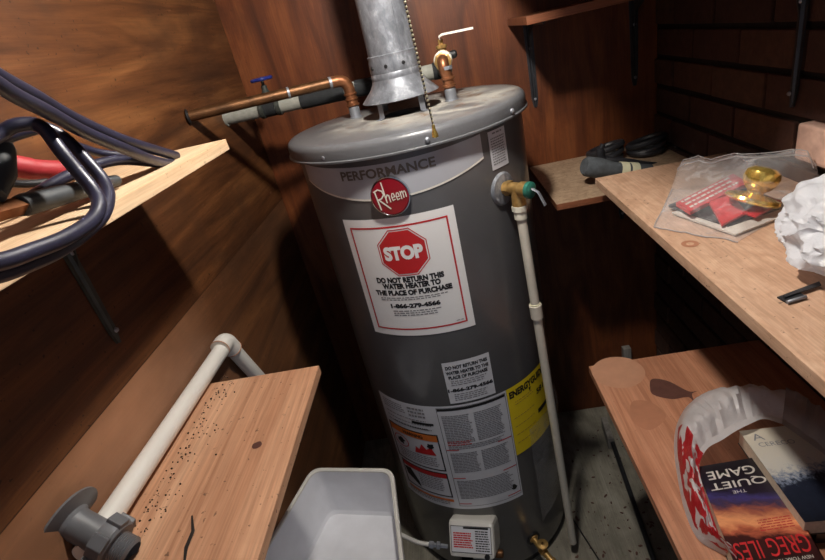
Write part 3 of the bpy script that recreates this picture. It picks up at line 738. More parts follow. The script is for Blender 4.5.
b = BM(); lathe(b, [(.0105, -.018), (.0142, -.017), (.0142, .017), (.0105, .018)], cp, (dt-db), 24); obj('coupling', b, 'pvc', t)
b = BM(); lathe(b, [(.0105, .0181), (.0120, .0175), (.0122, .021), (.0105, .022)], cp, (dt-db), 24); obj('cement_ring', b, 'cream', t)

# gas line
t = thing('gas_line', 'white corrugated gas connector with a silver nut entering the white gas valve', 'gas line', (-.33, .95, .1))
g1 = at(443, 545, 1, .925)
b = BM(); tube(b, smooth_path([Vector((-.36, 1.05, .20)), Vector((-.345, .985, .215)), at(398, 533, 1, .945), at(417, 542, 1, .932), at(430, 544.5, 1, .927)], 8), .0062, 14); obj('hose', b, 'white_plastic', t)
b = BM(); ax = (g1-at(425, 543, 1, .93)).normalized(); g0 = at(430, 544.5, 1, .927)
lathe(b, [(.0065, -.004), (.0105, -.002), (.0105, .010), (.007, .012), (.007, .017), (.0115, .019), (.0115, .028), (.0065, .030), (.006, .05)], g0, ax, 6, False); obj('nut', b, 'steel', t)

# ------------------------------------------------------------------ pendant bulb with pull chain
t = thing('pendant_bulb', 'bare lit bulb hanging from the ceiling with a beaded pull chain', 'lamp', (BULB.x, BULB.y, 1.36))
b = BM(); tube(b, [(BULB.x, BULB.y, ZC), (BULB.x, BULB.y, BULB.z+.10)], .0035, 8); obj('cord', b, 'black', t)
b = BM(); lathe(b, [(0, .115), (.016, .112), (.020, .10), (.020, .055), (.017, .046), (0, .046)], BULB, (0, 0, 1), 24); obj('socket', b, 'porcelain', t)
b = BM(); lathe(b, [(.013, .045), (.015, .030), (.026, .012), (.030, -.004), (.026, -.020), (.014, -.030), (0, -.033)], BULB, (0, 0, 1), 16); obj('bulb', b, 'bulb', t)
b = BM(); lathe(b, [(.0215, .085), (.024, .092), (.024, .104), (.040, .100), (.062, .080), (.080, .045), (.092, .012), (.094, .008), (.0915, .012), (.079, .045), (.061, .079), (.040, .0985), (.0215, .102), (.0215, .085)], BULB, (0, 0, 1), 40); obj('added_shade', b, 'steel', t)  # unseen shade added to block light going up to the ceiling
c0 = Vector((-.0135, .73, 1.378)); c1 = Vector((-.036, .735, BULB.z+.07)); L = (c1-c0).length; nb = int(L/.0056)
b = BM()
for k in range(nb):
    bmesh.ops.create_uvsphere(b, u_segments=8, v_segments=5, radius=.0021, matrix=Matrix.Translation(c0.lerp(c1, k/nb)))
for f in b.faces: f.smooth = True
ch = obj('pull_chain', b, 'cream', t)
b = BM(); tube(b, [c0, c1, Vector((-.004, .731, BULB.z+.078))], .0011, 6); obj('chain_link_wire', b, 'black', ch)
b = BM(); lathe(b, [(0, .018), (.0022, .017), (.0026, .010), (.0042, .005), (.0048, 0), (.003, -.001)], c0-Vector((0, 0, .017)), (0, 0, 1), 16); obj('pull_bell', b, 'gold', t)

# ------------------------------------------------------------------ left shelves: jumper cables
ZS = 1.408
t = thing('jumper_cables', 'thick navy jumper cables with clamps, coiled on the upper left shelf', 'jumper cables', (-.46, .55, ZS))
CR = .0068
def P(px, py, ax, v): return at(px, py, ax, v)
a1 = [P(-40, 50, 0, -.33), P(0, 77, 0, -.345), P(35, 96, 0, -.36), P(75, 119, 0, -.375), P(120, 139, 0, -.385), P(155, 150, 0, -.395), P(176, 156, 0, -.40)]
a2 = [p_+Vector((0.004, .0, -.0150)) for p_ in a1]; a2[-1] = P(173, 164, 0, -.40); a2[-2] = P(155, 161, 0, -.392)
b = BM(); tube(b, smooth_path(a1, 8), CR, 14); obj('cable', b, 'cable', t)
b = BM(); tube(b, smooth_path(a2, 8), CR, 14); obj('cable', b, 'cable', t)
l1 = [P(-25, 150, 0, -.42), P(0, 134, 0, -.41), P(14, 126, 0, -.40), P(32, 124, 0, -.39), P(45, 130, 0, -.38), P(60, 150, 0, -.37), P(79, 173, 0, -.36), P(93, 190, 0, -.35), P(99, 204, 0, -.34), P(92, 220, 0, -.335), P(65, 238, 0, -.33), P(30, 252, 0, -.33), P(0, 262, 0, -.33), P(-40, 268, 0, -.33)]
l2 = [P(-25, 158, 0, -.43), P(0, 140, 0, -.42), P(24, 131, 0, -.41), P(44, 128, 0, -.405), P(64, 138, 0, -.395), P(86, 160, 0, -.38), P(104, 182, 0, -.365), P(108, 199, 0, -.352), P(101, 217, 0, -.342), P(80, 236, 0, -.338), P(55, 252, 0, -.338), P(28, 264, 0, -.338), P(0, 274, 0, -.338), P(-40, 282, 0, -.338)]
for l_ in (l1, l2):
    b = BM(); tube(b, smooth_path(l_, 8), CR, 14); obj('cable', b, 'cable', t)
l3 = [P(20, 205, 0, -.44), P(40, 192, 0, -.44), P(66, 177, 0, -.44), P(92, 166, 0, -.43), P(120, 160, 0, -.42), P(150, 162, 0, -.41), P(170, 165, 0, -.40)]
b = BM(); tube(b, smooth_path(l3, 8), CR, 14); obj('cable', b, 'cable', t)
l4 = [P(62, 139, 0, -.46), P(80, 147, 0, -.46), P(100, 153, 0, -.455), P(125, 156, 0, -.44)]
b = BM(); tube(b, smooth_path(l4, 8), CR*.8, 12); obj('cable', b, 'cable', t)
b = BM(); tube(b, smooth_path([P(-30, 178, 0, -.47), P(0, 182, 0, -.47), P(25, 184, 0, -.47), P(48, 182, 0, -.465)], 8), .0045, 10); obj('thin_cable', b, 'black', t)
# red clamp grip, dark clamp grip with copper jaw, third grip at the edge
b = BM(); tube(b, smooth_path([P(-30, 162, 0, -.50), P(8, 165, 0, -.49), P(35, 169, 0, -.48), P(62, 170, 0, -.47), P(76, 169, 0, -.465)], 6), [.011]*6+[.0125]*6+[.0115]*6+[.0105]*6+[.0085], 14); obj('red_grip', b, 'red_grip', t, )
g_a, g_b = P(20, 206, 0, -.415), P(118, 180, 0, -.40)
b = BM(); tube(b, [g_a.lerp(g_b, s_) for s_ in (0, .03, .3, .6, .85, .97, 1)], [.0125, .0140, .0135, .0120, .0100, .0085, .004], 16, True, .8); cg = obj('dark_grip', b, 'dark_grip', t)
jd = (g_a-g_b).normalized()
b = BM(); tube(b, [g_a-jd*.01, g_a+jd*.02, g_a+jd*.09, g_a+jd*.13], [.0115, .0120, .0135, .012], 4, True, .75); obj('copper_jaw', b, 'copper', t)
b = BM(); tube(b, [P(-6, 130, 0, -.43), P(0, 150, 0, -.425), P(1, 175, 0, -.42), P(-6, 196, 0, -.415)], [.010, .013, .013, .010], 14, True, .9); obj('dark_grip', b, 'dark_grip', t)

# ------------------------------------------------------------------ lower left shelf: pipe, fitting
ZL = .972
t = thing('plastic_pipe', 'white plastic pipe with an elbow lying along the low left shelf', 'pipe', (-.545, .7, ZL))
PX, PZ, PR = -.5495, ZL+.0172, .0165
p_el = Vector((PX, .905, PZ+.005)); p_nr = Vector((PX, .405, PZ+.010))
b = BM(); tube(b, [p_nr, Vector((PX, .88, PZ))], PR, 24); obj('long_tube', b, 'white_plastic', t)
p_dn = P(268, 388, 1, 1.0)
dd = (p_dn-p_el).normalized()
b = BM(); tube(b, [p_el+Vector((0, -.032, 0))]+bend(p_el+Vector((0, -.05, 0)), p_el, p_dn, .014, 8)+[p_el+dd*.034], .0205, 24); obj('elbow', b, 'white_plastic', t)
b = BM(); tube(b, [p_el+dd*.03, p_el+dd*.30], PR, 24); obj('short_tube', b, 'white_plastic', t)
b = BM(); lathe(b, [(.0205, -.001), (.0214, -.0005), (.0214, .001), (.0205, .0015)], p_el+Vector((0, -.032, 0)), (0, 1, 0), 24); lathe(b, [(.0205, -.001), (.0214, -.0005), (.0214, .001), (.0205, .0015)], p_el+dd*.034, dd, 24); obj('joint_ring', b, 'stain_grey', t)
ax = Vector((.80, -.24, -.50)).normalized(); fc = P(108, 541, 2, ZL+.030)-ax*.062
t = thing('drain_fitting', 'grey plastic drain fitting with a wide flange, resting on the white pipe', 'pipe fitting', (fc.x+.02, fc.y, PZ+PR))
b = BM(); lathe(b, [(.014, -.012), (.020, -.011), (.021, -.001), (.044, .000), (.0445, .003), (.032, .006), (.024, .008), (.0215, .013)], fc, ax, 48); obj('flange', b, 'grey_plastic', t)
b = BM(); lathe(b, [(.0215, .010), (.0205, .016), (.0205, .052), (.017, .053)], fc, ax, 32); obj('body', b, 'grey_plastic', t)
b = BM(); lathe(b, [(.018, .052), (.030, .053), (.031, .056), (.031, .072), (.028, .076), (.018, .076)], fc, ax, 32)
A_, B2, _ = frame(ax)
for k in range(6):
    an = 2*PI*k/6; c_ = fc+ax*.064+(A_*math.cos(an)+B2*math.sin(an))*.0305
    mtn = Matrix.Translation(c_) @ Matrix((A_*-math.sin(an)+B2*math.cos(an), A_*math.cos(an)+B2*math.sin(an), ax)).transposed().to_4x4()
    box(b, -.009, .009, -.003, .0042, -.0105, .0105, .0015, mtn)
obj('ring_nut', b, 'grey_plastic', t)
b = BM(); pr = [(.0155, .07)]
for k in range(7): pr += [(.0200, .0765+k*.0030), (.0185, .0780+k*.0030)]
pr += [(.0155, .0985), (.0155, .07)]
lathe(b, pr, fc, ax, 32); obj('threaded_end', b, 'grey_plastic', t)
# knot, sliver, crumbs
b = BM(); kk = P(257, 445, 2, ZL+.0006); kf = lambda u, v: Vector((kk.x+u, kk.y+v, ZL+.0006)); blob(b, kf, (0, 0), .0085, 2, jag=.1, asp=.9)
obj('knot', b, 'stain_dark', S_LL)
b = BM(); sl = [P(192, 516, 2, ZL+.002), P(193, 531, 2, ZL+.002), P(186, 548, 2, ZL+.002), P(184, 566, 2, ZL+.002)]
tube(b, sl, [.0012, .0024, .0026, .0014], 6); o = obj('wood_sliver', b, 'twig'); tag(o, 'thin black sliver lying on the low left pine shelf', 'sliver')
b = BM()
for k in range(150):
    s_ = random.random(); x_ = PX+.022+abs(random.gauss(0, .022)); y_ = .45+.36*s_
    if x_ > -.33: continue
    r_ = random.uniform(.0006, .0018); bmesh.ops.create_icosphere(b, subdivisions=1, radius=r_, matrix=Matrix.Translation((x_, y_, ZL+r_*.6)))
o = obj('dirt_crumbs', b, 'debris'); tag(o, 'scattered dark crumbs of dirt beside the white pipe on the low left shelf', 'dirt', kind='stuff')

# ------------------------------------------------------------------ waste bin
ZR = .57
t = thing('plastic_tub', 'empty white plastic tub between the low left shelf and the heater', 'tub', (-.36, .70, .408))
cr = [P(313, 470, 2, ZR), P(390, 471, 2, ZR), P(403, 585, 2, ZR), P(236, 600, 2, ZR)]
ctr = sum(cr, Vector())/4
def rr_loop(scale, z, out=0):
    pts = []; C = [ctr+(c-ctr)*scale for c in cr]
    for i in range(4):
        p0, p1, p2 = C[i-1], C[i], C[(i+1) % 4]
        rad = .028*scale
        for k in range(7):
            s_ = k/6; a_ = p1+(p0-p1).normalized()*rad; c_ = p1+(p2-p1).normalized()*rad
            q = ((1-s_)**2)*a_+2*s_*(1-s_)*p1+s_*s_*c_; q = Vector((q.x, q.y, z))
            if out: q += (q-Vector((ctr.x, ctr.y, z))).normalized()*out
            pts.append(q)
    return pts
def loft(bm, loops, capend=False):
    V = [[bm.verts.new(p_) for p_ in l_] for l_ in loops]; n_ = len(V[0])
    for A0, B0 in zip(V, V[1:]):
        for k in range(n_): bm.faces.new((A0[k], A0[(k+1) % n_], B0[(k+1) % n_], B0[k])).smooth = True
    if capend: bm.faces.new(V[-1])
b = BM()
loft(b, [rr_loop(.90, ZR-.160), rr_loop(1., ZR-.004)]); loft(b, [rr_loop(.985, ZR-.004), rr_loop(.955, ZR-.11), rr_loop(.93, ZR-.130), rr_loop(.88, ZR-.143), rr_loop(.5, ZR-.150)], True)
loft(b, [rr_loop(.90, ZR-.160), rr_loop(.3, ZR-.161)], True); obj('body', b, 'tub', t)
b = BM(); loft(b, [rr_loop(.985, ZR-.005), rr_loop(.988, ZR), rr_loop(1., ZR+.002, .004), rr_loop(1., ZR, .009), rr_loop(1., ZR-.010, .010), rr_loop(1., ZR-.010, .001)]); obj('rim', b, 'white_plastic', t)

b = BM(); box(b, ctr.x-.075, ctr.x+.075, ctr.y-.10, ctr.y+.10, 0, .4075, .002); o = obj('wooden_box', b, 'oak_shelf'); tag(o, 'upright wooden box on the floor carrying the white plastic tub', 'box')

# ------------------------------------------------------------------ upper right shelf: zip bag with contents, white bag, hinge, brick
ZU = 1.100
def flat(name, corners, z, th, mat, label, cat, group=None, tilt=(0, 0)):
    b = BM(); lo = [Vector((c[0], c[1], z+tilt[0]*(c[0]-corners[0][0])+tilt[1]*(c[1]-corners[0][1]))) for c in corners]
    A0 = [b.verts.new(p_) for p_ in lo]; B0 = [b.verts.new(p_+Vector((0, 0, th))) for p_ in lo]
    b.faces.new(A0[::-1]); b.faces.new(B0)
    for k in range(4): b.faces.new((A0[k], A0[(k+1) % 4], B0[(k+1) % 4], B0[k]))
    o = obj(name, b, mat); return tag(o, label, cat, group)
def pxy(px, py, z): q = P(px, py, 2, z); return (q.x, q.y)
flat('leaflet', [pxy(672, 214, ZU+.003), pxy(735, 236, ZU+.003), pxy(792, 214, ZU+.003), pxy(735, 190, ZU+.003)], ZU+.003, .003, 'white_card', 'pale leaflet at the bottom of the clear zip bag', 'leaflet', 'leaflets in the clear zip bag')
flat('leaflet', [pxy(668, 207, ZU+.008), pxy(728, 226, ZU+.008), pxy(790, 205, ZU+.008), pxy(730, 184, ZU+.008)], ZU+.008, .004, 'dark_card', 'dark glossy leaflet on top of the pale one in the clear zip bag', 'leaflet', 'leaflets in the clear zip bag', tilt=(0, .03))
o = flat('red_packet', [pxy(676, 206, ZU+.016), pxy(690, 215, ZU+.016), pxy(748, 186, ZU+.016), pxy(733, 177, ZU+.016)], ZU+.016, .007, 'red_card', 'long red printed packet at the left inside the clear zip bag', 'packet', 'red packets in the clear zip bag')
mq = [Vector((*pxy(676, 206, ZU+.016), ZU+.0236)), Vector((*pxy(690, 215, ZU+.016), ZU+.0236)), Vector((*pxy(733, 177, ZU+.016), ZU+.0236))]
pm = lambda u, v: mq[0]+(mq[2]-mq[0])*u+(mq[1]-mq[0])*(1-v)
b = BM(); fine(b, pm, .05, .9, .1, .9, .3, .12, (.03, .1), .02); obj('pale_print', b, 'white_card', o)
flat('red_packet', [pxy(708, 203, ZU+.018), pxy(722, 222, ZU+.018), pxy(747, 211, ZU+.018), pxy(732, 197, ZU+.018)], ZU+.018, .004, 'red_card', 'square plain red packet in front of the brass knob in the clear zip bag', 'packet', 'red packets in the clear zip bag', tilt=(0, .1))
flat('red_packet', [pxy(742, 214, ZU+.014), pxy(756, 218, ZU+.014), pxy(782, 203, ZU+.014), pxy(768, 198, ZU+.014)], ZU+.014, .003, 'red_card', 'small red packet right under the brass knob in the clear zip bag', 'packet', 'red packets in the clear zip bag')
kb = P(752, 200, 2, ZU+.027); kax = Vector((.40, .08, 1)).normalized()
t = thing('door_knob', 'shiny brass door knob inside the clear zip bag', 'door knob', kb)
b = BM(); lathe(b, [(0, -.003), (.040, -.003), (.043, .001), (.041, .006), (.029, .009), (.014, .012)], kb, kax, 40); obj('rose', b, 'gold', t)
b = BM(); lathe(b, [(.016, .008), (.013, .011), (.013, .015), (.019, .020), (.0255, .029), (.0275, .040), (.025, .049), (.016, .055), (0, .056)], kb, kax, 40); obj('knob', b, 'gold', t)
# zip bag: pillow of clear film
t = thing('zip_bag', 'crumpled clear zip bag with a door knob and red packets on the beige shelf', 'plastic bag', (.52, .93, ZU+.001))
q00, q10, q11, q01 = Vector(pxy(654, 228, ZU)), Vector(pxy(738, 243, ZU)), Vector(pxy(826, 192, ZU)), Vector(pxy(672, 190, ZU))
def zb(u, v, topside):
    base = q00*(1-u)*(1-v)+q10*u*(1-v)+q11*u*v+q01*(1-u)*v
    e_ = min(1, 9*min(u, 1-u, v, 1-v))
    nz = noise.noise(Vector((u*4.2, v*3.4, 2)))*.012+noise.noise(Vector((u*11, v*6, 5)))*.005
    kd = (Vector((base.x, base.y))-Vector((kb.x+.015, kb.y+.008))).length
    hgt = (.032+.022*v+.040*math.exp(-(kd/.055)**2)+nz) if topside else .0015
    hgt = .0015+(hgt-.0015)*math.sin(e_*PI/2)
    if topside: hgt += .028*max(0, (v-.55)/.45)*math.sin(e_*PI/2)
    return Vector((base.x+nz*.5, base.y+nz*.5, ZU+hgt))
for nm, ts in (('upper_film', True), ('lower_film', False)):
    b = BM(); N = 34; g = [[b.verts.new(zb(i/N, k/N, ts)) for k in range(N+1)] for i in range(N+1)]
    for i in range(N):
        for k in range(N): b.faces.new((g[i][k], g[i+1][k], g[i+1][k+1], g[i][k+1])).smooth = True
    obj(nm, b, 'clear_film', t)
b = BM(); tube(b, [zb(s_/20, .93, True)+Vector((0, 0, .001)) for s_ in range(1, 20)], .0014, 6); tube(b, [zb(s_/20, .90, True)+Vector((0, 0, .001)) for s_ in range(1, 20)], .0010, 6)
obj('zip_seal', b, 'haze_film', t)
b = BM(); tube(b, [zb(s_/20, .0, True)+Vector((0, 0, .0004)) for s_ in range(0, 21)], .0012, 6); tube(b, [zb(0, s_/20, True)+Vector((0, 0, .0004)) for s_ in range(0, 21)], .0012, 6); obj('side_seam', b, 'haze_film', t)

def crumple(bm, c, rad, amp=.22, sub=5, seed=1, flat_z=None, freq=1.5):
    r = bmesh.ops.create_icosphere(bm, subdivisions=sub, radius=1)['verts']
    for v in r:
        d = v.co.normalized()
        q = d*freq+Vector((seed*3.7, 0, 0))
        f = 1+amp*noise.noise(q*1.3)
        rid = 1-abs(noise.noise(q*2.1+Vector((0, 9, 0))))*2; rid2 = 1-abs(noise.noise(q*4.6+Vector((5, 0, 0))))*2
        f += amp*.45*(rid-.5)+amp*.22*(rid2-.5)
        v.co = Vector((c[0]+d.x*rad[0]*f, c[1]+d.y*rad[1]*f, c[2]+d.z*rad[2]*f))
        if flat_z is not None and v.co.z < flat_z: v.co.z = flat_z+.0004*random.random()
    for f in bm.faces: f.smooth = True
b = BM(); crumple(b, (.552, .610, ZU+.052), (.132, .130, .072), .20, 6, 1, ZU+.001, 1.5)
o = obj('plastic_bag', b, 'white_film'); tag(o, 'bundled white plastic bag on the beige shelf at the right edge', 'plastic bag')
# hinge plate
t = thing('hinge', 'small grey metal hinge lying on the beige shelf in front of the white bag', 'hinge', (.41, .575, ZU))
z_ = ZU+.0015
q1, q2, q3, q4 = [Vector((*pxy(*p_, z_), z_)) for p_ in ((777, 298), (787, 303.5), (806, 298), (797, 291))]
def slab(bm, qs, th):
    A0 = [bm.verts.new(p_) for p_ in qs]; B0 = [bm.verts.new(p_+Vector((0, 0, th))) for p_ in qs]; n_ = len(qs)
    bm.faces.new(A0[::-1]); bm.faces.new(B0)
    for k in range(n_): bm.faces.new((A0[k], A0[(k+1) % n_], B0[(k+1) % n_], B0[k]))
b = BM(); slab(b, [q1, q2, q3, q4], .0018); obj('leaf', b, 'black_metal', t)
b = BM(); tube(b, [q2+Vector((-.0, 0, .002)), q3+Vector((0, 0, .002))], .0022, 8); obj('knuckle', b, 'steel', t)
b = BM(); q5, q6, q7, q8 = [Vector((*pxy(*p_, z_+.002), z_+.002)) for p_ in ((783, 296), (785, 298.5), (821, 286), (819, 282.5))]
slab(b, [q5, q6, q7, q8], .002); obj('arm', b, 'black_metal', t)
# stains as thin marks of the boards
def stain(px, py, z, r, asp, mat, label, seed, jag=.25, rot=0, ring=False):
    c_ = P(px, py, 2, z); fl = lambda u, v: Vector((c_.x+u*math.cos(rot)-v*math.sin(rot), c_.y+u*math.sin(rot)+v*math.cos(rot), z+.0005)); b = BM()
    if ring:
        for k in range(40):
            a0, a1 = 2*PI*k/40, 2*PI*(k+1)/40
            poly(b, fl, [(r*math.cos(a0), r*math.sin(a0)), (r*math.cos(a1), r*math.sin(a1)), (r*ring*math.cos(a1), r*ring*math.sin(a1)), (r*ring*math.cos(a0), r*ring*math.sin(a0))])
    else: blob(b, fl, (0, 0), r, seed, 40, jag, asp)
    return obj('stain', b, mat, S_UR if z > 1 else S_LR)
stain(690, 244, ZU, .0130, .7, 'stain_brown', 'small brown ring stain near the front edge of the beige shelf', 1, ring=.45)
stain(803, 264, ZU, .0130, .8, 'stain_black', 'small near-black stain beside the hinge on the beige shelf', 3)
stain(618, 372, .700, .058, 1, 'stain_grey', 'large pale round stain at the far corner of the low right shelf', 4, jag=.02)
def sm_closed(pts, n=6):
    o = []; N_ = len(pts); V = [Vector((*p_, 0)) for p_ in pts]
    for i in range(N_):
        a, b_, c, d = V[i-1], V[i], V[(i+1) % N_], V[(i+2) % N_]
        for k in range(n):
            t_ = k/n; q = .5*((2*b_)+(c-a)*t_+(2*a-5*b_+4*c-d)*t_*t_+(3*b_-a-3*c+d)*t_**3); o.append((q.x, q.y))
    return o
o_ = BM(); f_ = lambda u, v: Vector((u, v, .7006))
poly(o_, lambda u, v: f_(u, v), sm_closed([pxy(*q_, .7006) for q_ in ((652, 379), (650, 388), (654, 395), (672, 399), (688, 397), (694, 402), (692, 394), (697, 391), (688, 391), (668, 381))])); obj('stain', o_, 'stain_dark', S_LR)
o_ = BM(); poly(o_, f_, sm_closed([pxy(*q_, .7006) for q_ in ((632, 402), (632, 420), (650, 430), (666, 416), (650, 402))])); obj('stain', o_, 'stain_faint', S_LR)

# ------------------------------------------------------------------ lower right shelf: books and torn bag
ZB = .700
def book(label, fl, fr, nl, th, zb_, cover, page='paper_edge', mark=None):
    """fl, fr, nl: far-left, far-right, near-left top corners (x, y)"""
    A0 = Vector((*fl, 0)); ex = Vector((*fr, 0))-A0; ey = Vector((*nl, 0))-A0
    t = thing('paperback_book', label, 'book', A0+ex/2+ey/2+Vector((0, 0, zb_)), 'paperbacks on the low right shelf')
    def blk(u0, u1, v0, v1, z0, z1):
        bm = BM(); q = [A0+ex*u+ey*v+Vector((0, 0, z0)) for u, v in ((u0, v0), (u1, v0), (u1, v1), (u0, v1))]; slab(bm, q, z1-z0); return bm
    obj('pages', blk(.01, .99, .006, .994, zb_+.001, zb_+th-.001), page, t)
    obj('back_cover', blk(0, 1, 0, 1, zb_, zb_+.001), 'book_black', t)
    obj('spine', blk(.988, 1, 0, 1, zb_, zb_+th), 'book_black', t)
    bm = BM(); slab(bm, [A0+ex*u+ey*v+Vector((0, 0, zb_+th-.001)) for u, v in ((0, 0), (1, 0), (1, 1), (0, 1))], .001)
    lay = bm.loops.layers.uv.verify(); exn, eyn = ex.length_squared, ey.length_squared
    for f in bm.faces:
        for lp in f.loops:
            d = lp.vert.co-A0; lp[lay].uv = (d.dot(ex)/exn, d.dot(ey)/eyn)
    fc_ = obj('front_cover', bm, cover, t)
    mp = lambda u, v: A0+ex*u+ey*v+Vector((0, 0, zb_+th+.0004))
    return t, fc_, mp
bt = .028; zt = ZB+.003+bt
fl, fr = pxy(696, 467, zt), pxy(766, 455.5, zt); ex = Vector(fr)-Vector(fl); ey = Vector((ex.y, -ex.x)).normalized()*.190
dv_ = (Vector(pxy(733, 560, zt))-Vector(fl)).normalized()*.190
nl = Vector(fl)+dv_
t, cov, mp = book('paperback novel with a sunset cover in the torn bag on the low right shelf', fl, fr, tuple(nl), bt, ZB+.003, 'sunset')
rm = lambda u, v: mp(1-u, v)      # lettering is upside down to the viewer: v counted from the near edge
b = BM(); text(b, 'THE', rm, .48, .66, .305, .335, .0); text(b, 'QUIET', rm, .16, .92, .190, .275, .01); text(b, 'GAME', rm, .24, .90, .075, .165, .01)
text(b, 'NEW YORK TIMES BESTSELLER', rm, .10, .92, .938, .965, .01); obj('pale_lettering', b, 'white_card', cov)
b = BM(); text(b, 'GREG ILES', rm, .06, .94, .765, .915, .0); obj('red_lettering', b, 'print_red', cov)
b = BM(); fine(b, rm, .12, .55, .60, .70, .022, .008, (.03, .09), .012); obj('small_lettering', b, 'red_card', cov)
zt2 = .752
fl, fr, nl = pxy(739, 431, zt2), pxy(778, 404, zt2), pxy(805, 522, zt2)
fl_, nl_ = Vector(fl), Vector(nl); ln = (nl_-fl_).length; per = Vector((-(nl_-fl_).y, (nl_-fl_).x)).normalized()
if per.x < 0: per = -per
fr = fl_+per*.118
t, cov, mp = book('paperback with a misty tree cover leaning partly over the sunset novel', tuple(fl_), tuple(fr), tuple(nl_), .030, zt2-.030, 'misty')
b = BM(); nm = lambda u, v: mp(u, 1-v)
text(b, 'A', nm, .10, .26, .86, .94); text(b, 'CERECO', lambda u, v: mp(u, v), .12, .60, .22, .17); text(b, 'Fran', nm, .55, .85, .13, .17); text(b, 'ann', nm, .66, .88, .07, .10); obj('lettering', b, 'print_mid', cov)
# dark book beneath carrying it
flat('paperback_book', [tuple(fl_+per*.02+(nl_-fl_)*.06), tuple(fl_+per*.125+(nl_-fl_)*.06), tuple(fl_+per*.125+(nl_-fl_)*1.0), tuple(fl_+per*.02+(nl_-fl_)*1.0)], ZB+.0008, .0205, 'book_black', 'black book lying beneath the misty tree paperback', 'book', 'paperbacks on the low right shelf')
# torn bag: arched sheet between an outer and an inner edge
outer = [(734, 560), (714, 550), (697, 538), (685, 512), (678, 480), (674, 448), (677, 424), (688, 405), (706, 394), (730, 390), (758, 393), (784, 396), (806, 404), (830, 420), (850, 440)]
inner = [(737, 560), (722, 540), (712, 515), (704, 490), (700, 474), (700, 462), (708, 448), (722, 440), (736, 431), (750, 424), (764, 419), (782, 424), (802, 438), (826, 456), (850, 480)]
zo = [.702, .702, .702, .702, .703, .705, .71, .715, .72, .72, .72, .72, .72, .72, .72]
zi = [.734, .735, .736, .737, .737, .745, .755, .762, .768, .772, .772, .772, .77, .76, .76]
def bagsheet(i0, i1, seed):
    b = BM(); OP = smooth_path([P(*outer[i], 2, zo[i]) for i in range(i0, i1)], 6); IP = smooth_path([P(*inner[i], 2, zi[i]) for i in range(i0, i1)], 6)
    R_ = 16; n_ = len(OP); g = []; lay = b.loops.layers.uv.verify()
    for i in range(n_):
        row_ = []; w_ = (IP[i]-OP[i]).length
        for k in range(R_+1):
            s_ = k/R_; p_ = OP[i].lerp(IP[i], s_); arch = math.sin(PI*min(1, s_*1.15))*min(.034, w_*.34)
            nz = noise.noise(Vector((i*.13+seed, s_*3.2, 0)))*.014+(1-abs(noise.noise(Vector((i*.30+seed, s_*1.6, 4))))*2)*.011
            p_ = p_+Vector((0, 0, 1))*(arch+nz*math.sin(PI*s_))+(IP[i]-OP[i])*nz*1.5*math.sin(PI*s_)
            row_.append(b.verts.new(p_))
        g.append(row_)
    for i in range(n_-1):
        for k in range(R_):
            f = b.faces.new((g[i][k], g[i+1][k], g[i+1][k+1], g[i][k+1])); f.smooth = True
            for lp, uv in zip(f.loops, ((i/n_, k/R_), ((i+1)/n_, k/R_), ((i+1)/n_, (k+1)/R_), (i/n_, (k+1)/R_))): lp[lay].uv = uv
    return b
t = thing('shopping_bag', 'torn white shopping bag with red print wrapped around the paperbacks', 'plastic bag', (.36, .65, ZB))
obj('printed_film', bagsheet(0, 12, 1.3), 'print_film', t)
obj('hazy_film', bagsheet(11, 15, 2.3), 'haze_film', t)

# ------------------------------------------------------------------ back shelf: tools
ZT = 1.040
t = thing('hammer', 'dark claw hammer lying on the back wall shelf, its head upright', 'hammer', (.42, 1.39, ZT))
h0 = P(604, 160, 1, 1.40); h1 = Vector((.60, 1.36, ZT+.055))
b = BM(); tube(b, smooth_path([P(603, 144, 1, 1.40), P(600, 152, 1, 1.40), P(602, 163, 1, 1.40), P(605, 171, 1, 1.40)], 6), [.007]*4+[.012]*6+[.016]*6+[.016]*3, 12); obj('head', b, 'tool_black', t)
b = BM(); tube(b, [P(605, 160, 1, 1.40), P(622, 161, 1, 1.39), P(645, 165, 1, 1.395), P(672, 168, 1, 1.395)], [.011, .010, .011, .012], 12); obj('handle', b, 'tool_black', t)
b = BM(); gA, gB = P(584, 166, 1, 1.31), P(612, 170, 1, 1.325)
tube(b, [gA, gA.lerp(gB, .1), gA.lerp(gB, .5), gB, P(650, 172, 1, 1.335)], [.020, .026, .027, .022, .020], 20)
t = thing('foam_roller', 'grey fuzzy cylinder with cream bands, in front of the hammer on the back shelf', 'roller', (.42, 1.34, ZT))
obj('grey_sleeve', b, 'tool_grey', t)
for px_ in (619, 629):
    gC = P(650, 172, 1, 1.335); s0_ = (px_-612)/38; b = BM(); tube(b, [gB.lerp(gC, s0_-.01), gB.lerp(gC, s0_+.19)], .0232, 20); obj('cream_band', b, 'cream', t)
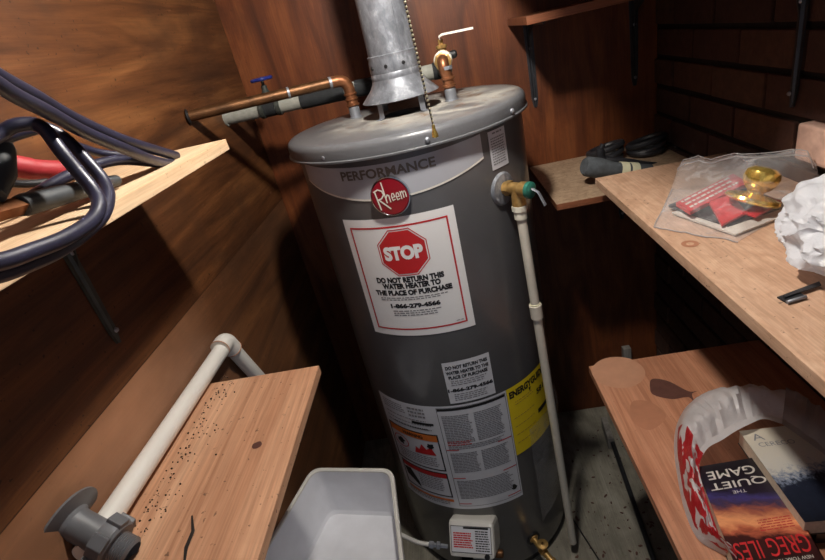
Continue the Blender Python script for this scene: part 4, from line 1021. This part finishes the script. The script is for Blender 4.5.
for i_, (px_, r_, lab) in enumerate(((645, .042, 'dim dark hose coil nearest the hammer on the back shelf'), (682, .043, 'dim dark hose coil against the brick wall on the back shelf'))):
    b = BM(); c_ = Vector((.455+.112*i_, 1.50-.01*i_, ZT+.012))
    for k in range(3):
        R_ = r_-.0*k; pts = [c_+Vector((math.cos(a_)*R_*(1+.06*k), math.sin(a_)*R_*(.9-.05*k), .013*k+.010*math.sin(a_+k)*(k > 0))) for a_ in [2*PI*j/28 for j in range(29)]]
        tube(b, pts, .0090, 10, False)
    o = obj('hose_coil', b, 'tool_black'); tag(o, lab, 'hose', 'hose coils on the back shelf')

# ------------------------------------------------------------------ floor objects right of the heater
t = thing('metal_rod', 'dark rod with a pale end block lying on the floor below the low right shelf', 'rod', (.40, 1.2, 0))
r0 = P(612, 441, 2, .03); r1 = P(668, 600, 2, .012)
b = BM(); tube(b, [r0, r1], .008, 12); obj('rod', b, 'black_metal', t)
b = BM(); e0 = P(604, 418, 2, .045); e1 = P(611, 440, 2, .045); d = (e1-e0).normalized(); s_ = Vector((-d.y, d.x, 0))
mtx = Matrix.Translation((e0+e1)/2) @ Matrix((s_, d, Vector((0, 0, 1)))).transposed().to_4x4()
box(b, -.011, .011, -(e1-e0).length/2, (e1-e0).length/2, -.044, .006, .002, mtx); obj('end_block', b, 'old_wood', t)
b = BM(); box(b, .513, .541, 1.575, 1.599, 0, .285, .001); o = obj('wood_batten', b, 'old_wood'); tag(o, 'pale upright batten against the back wall behind the low right shelf', 'batten')
b = BM()
for k in range(90):
    px_, py_ = random.uniform(568, 660), random.uniform(430, 560); q = P(px_, py_, 2, .002)
    r_ = random.uniform(.002, .008); mtx = Matrix.Translation((q.x, q.y, .002)) @ Matrix.Rotation(random.random()*6, 4, 'Z') @ Matrix.Diagonal((r_, r_*.5, .0015, 1))
    if q.x < XR-.02 and q.y < YB-.02: bmesh.ops.create_icosphere(b, subdivisions=1, radius=1, matrix=mtx)
o = obj('floor_debris', b, 'grey_debris'); tag(o, 'brown chips and leaf bits scattered on the grey floor', 'debris', kind='stuff')
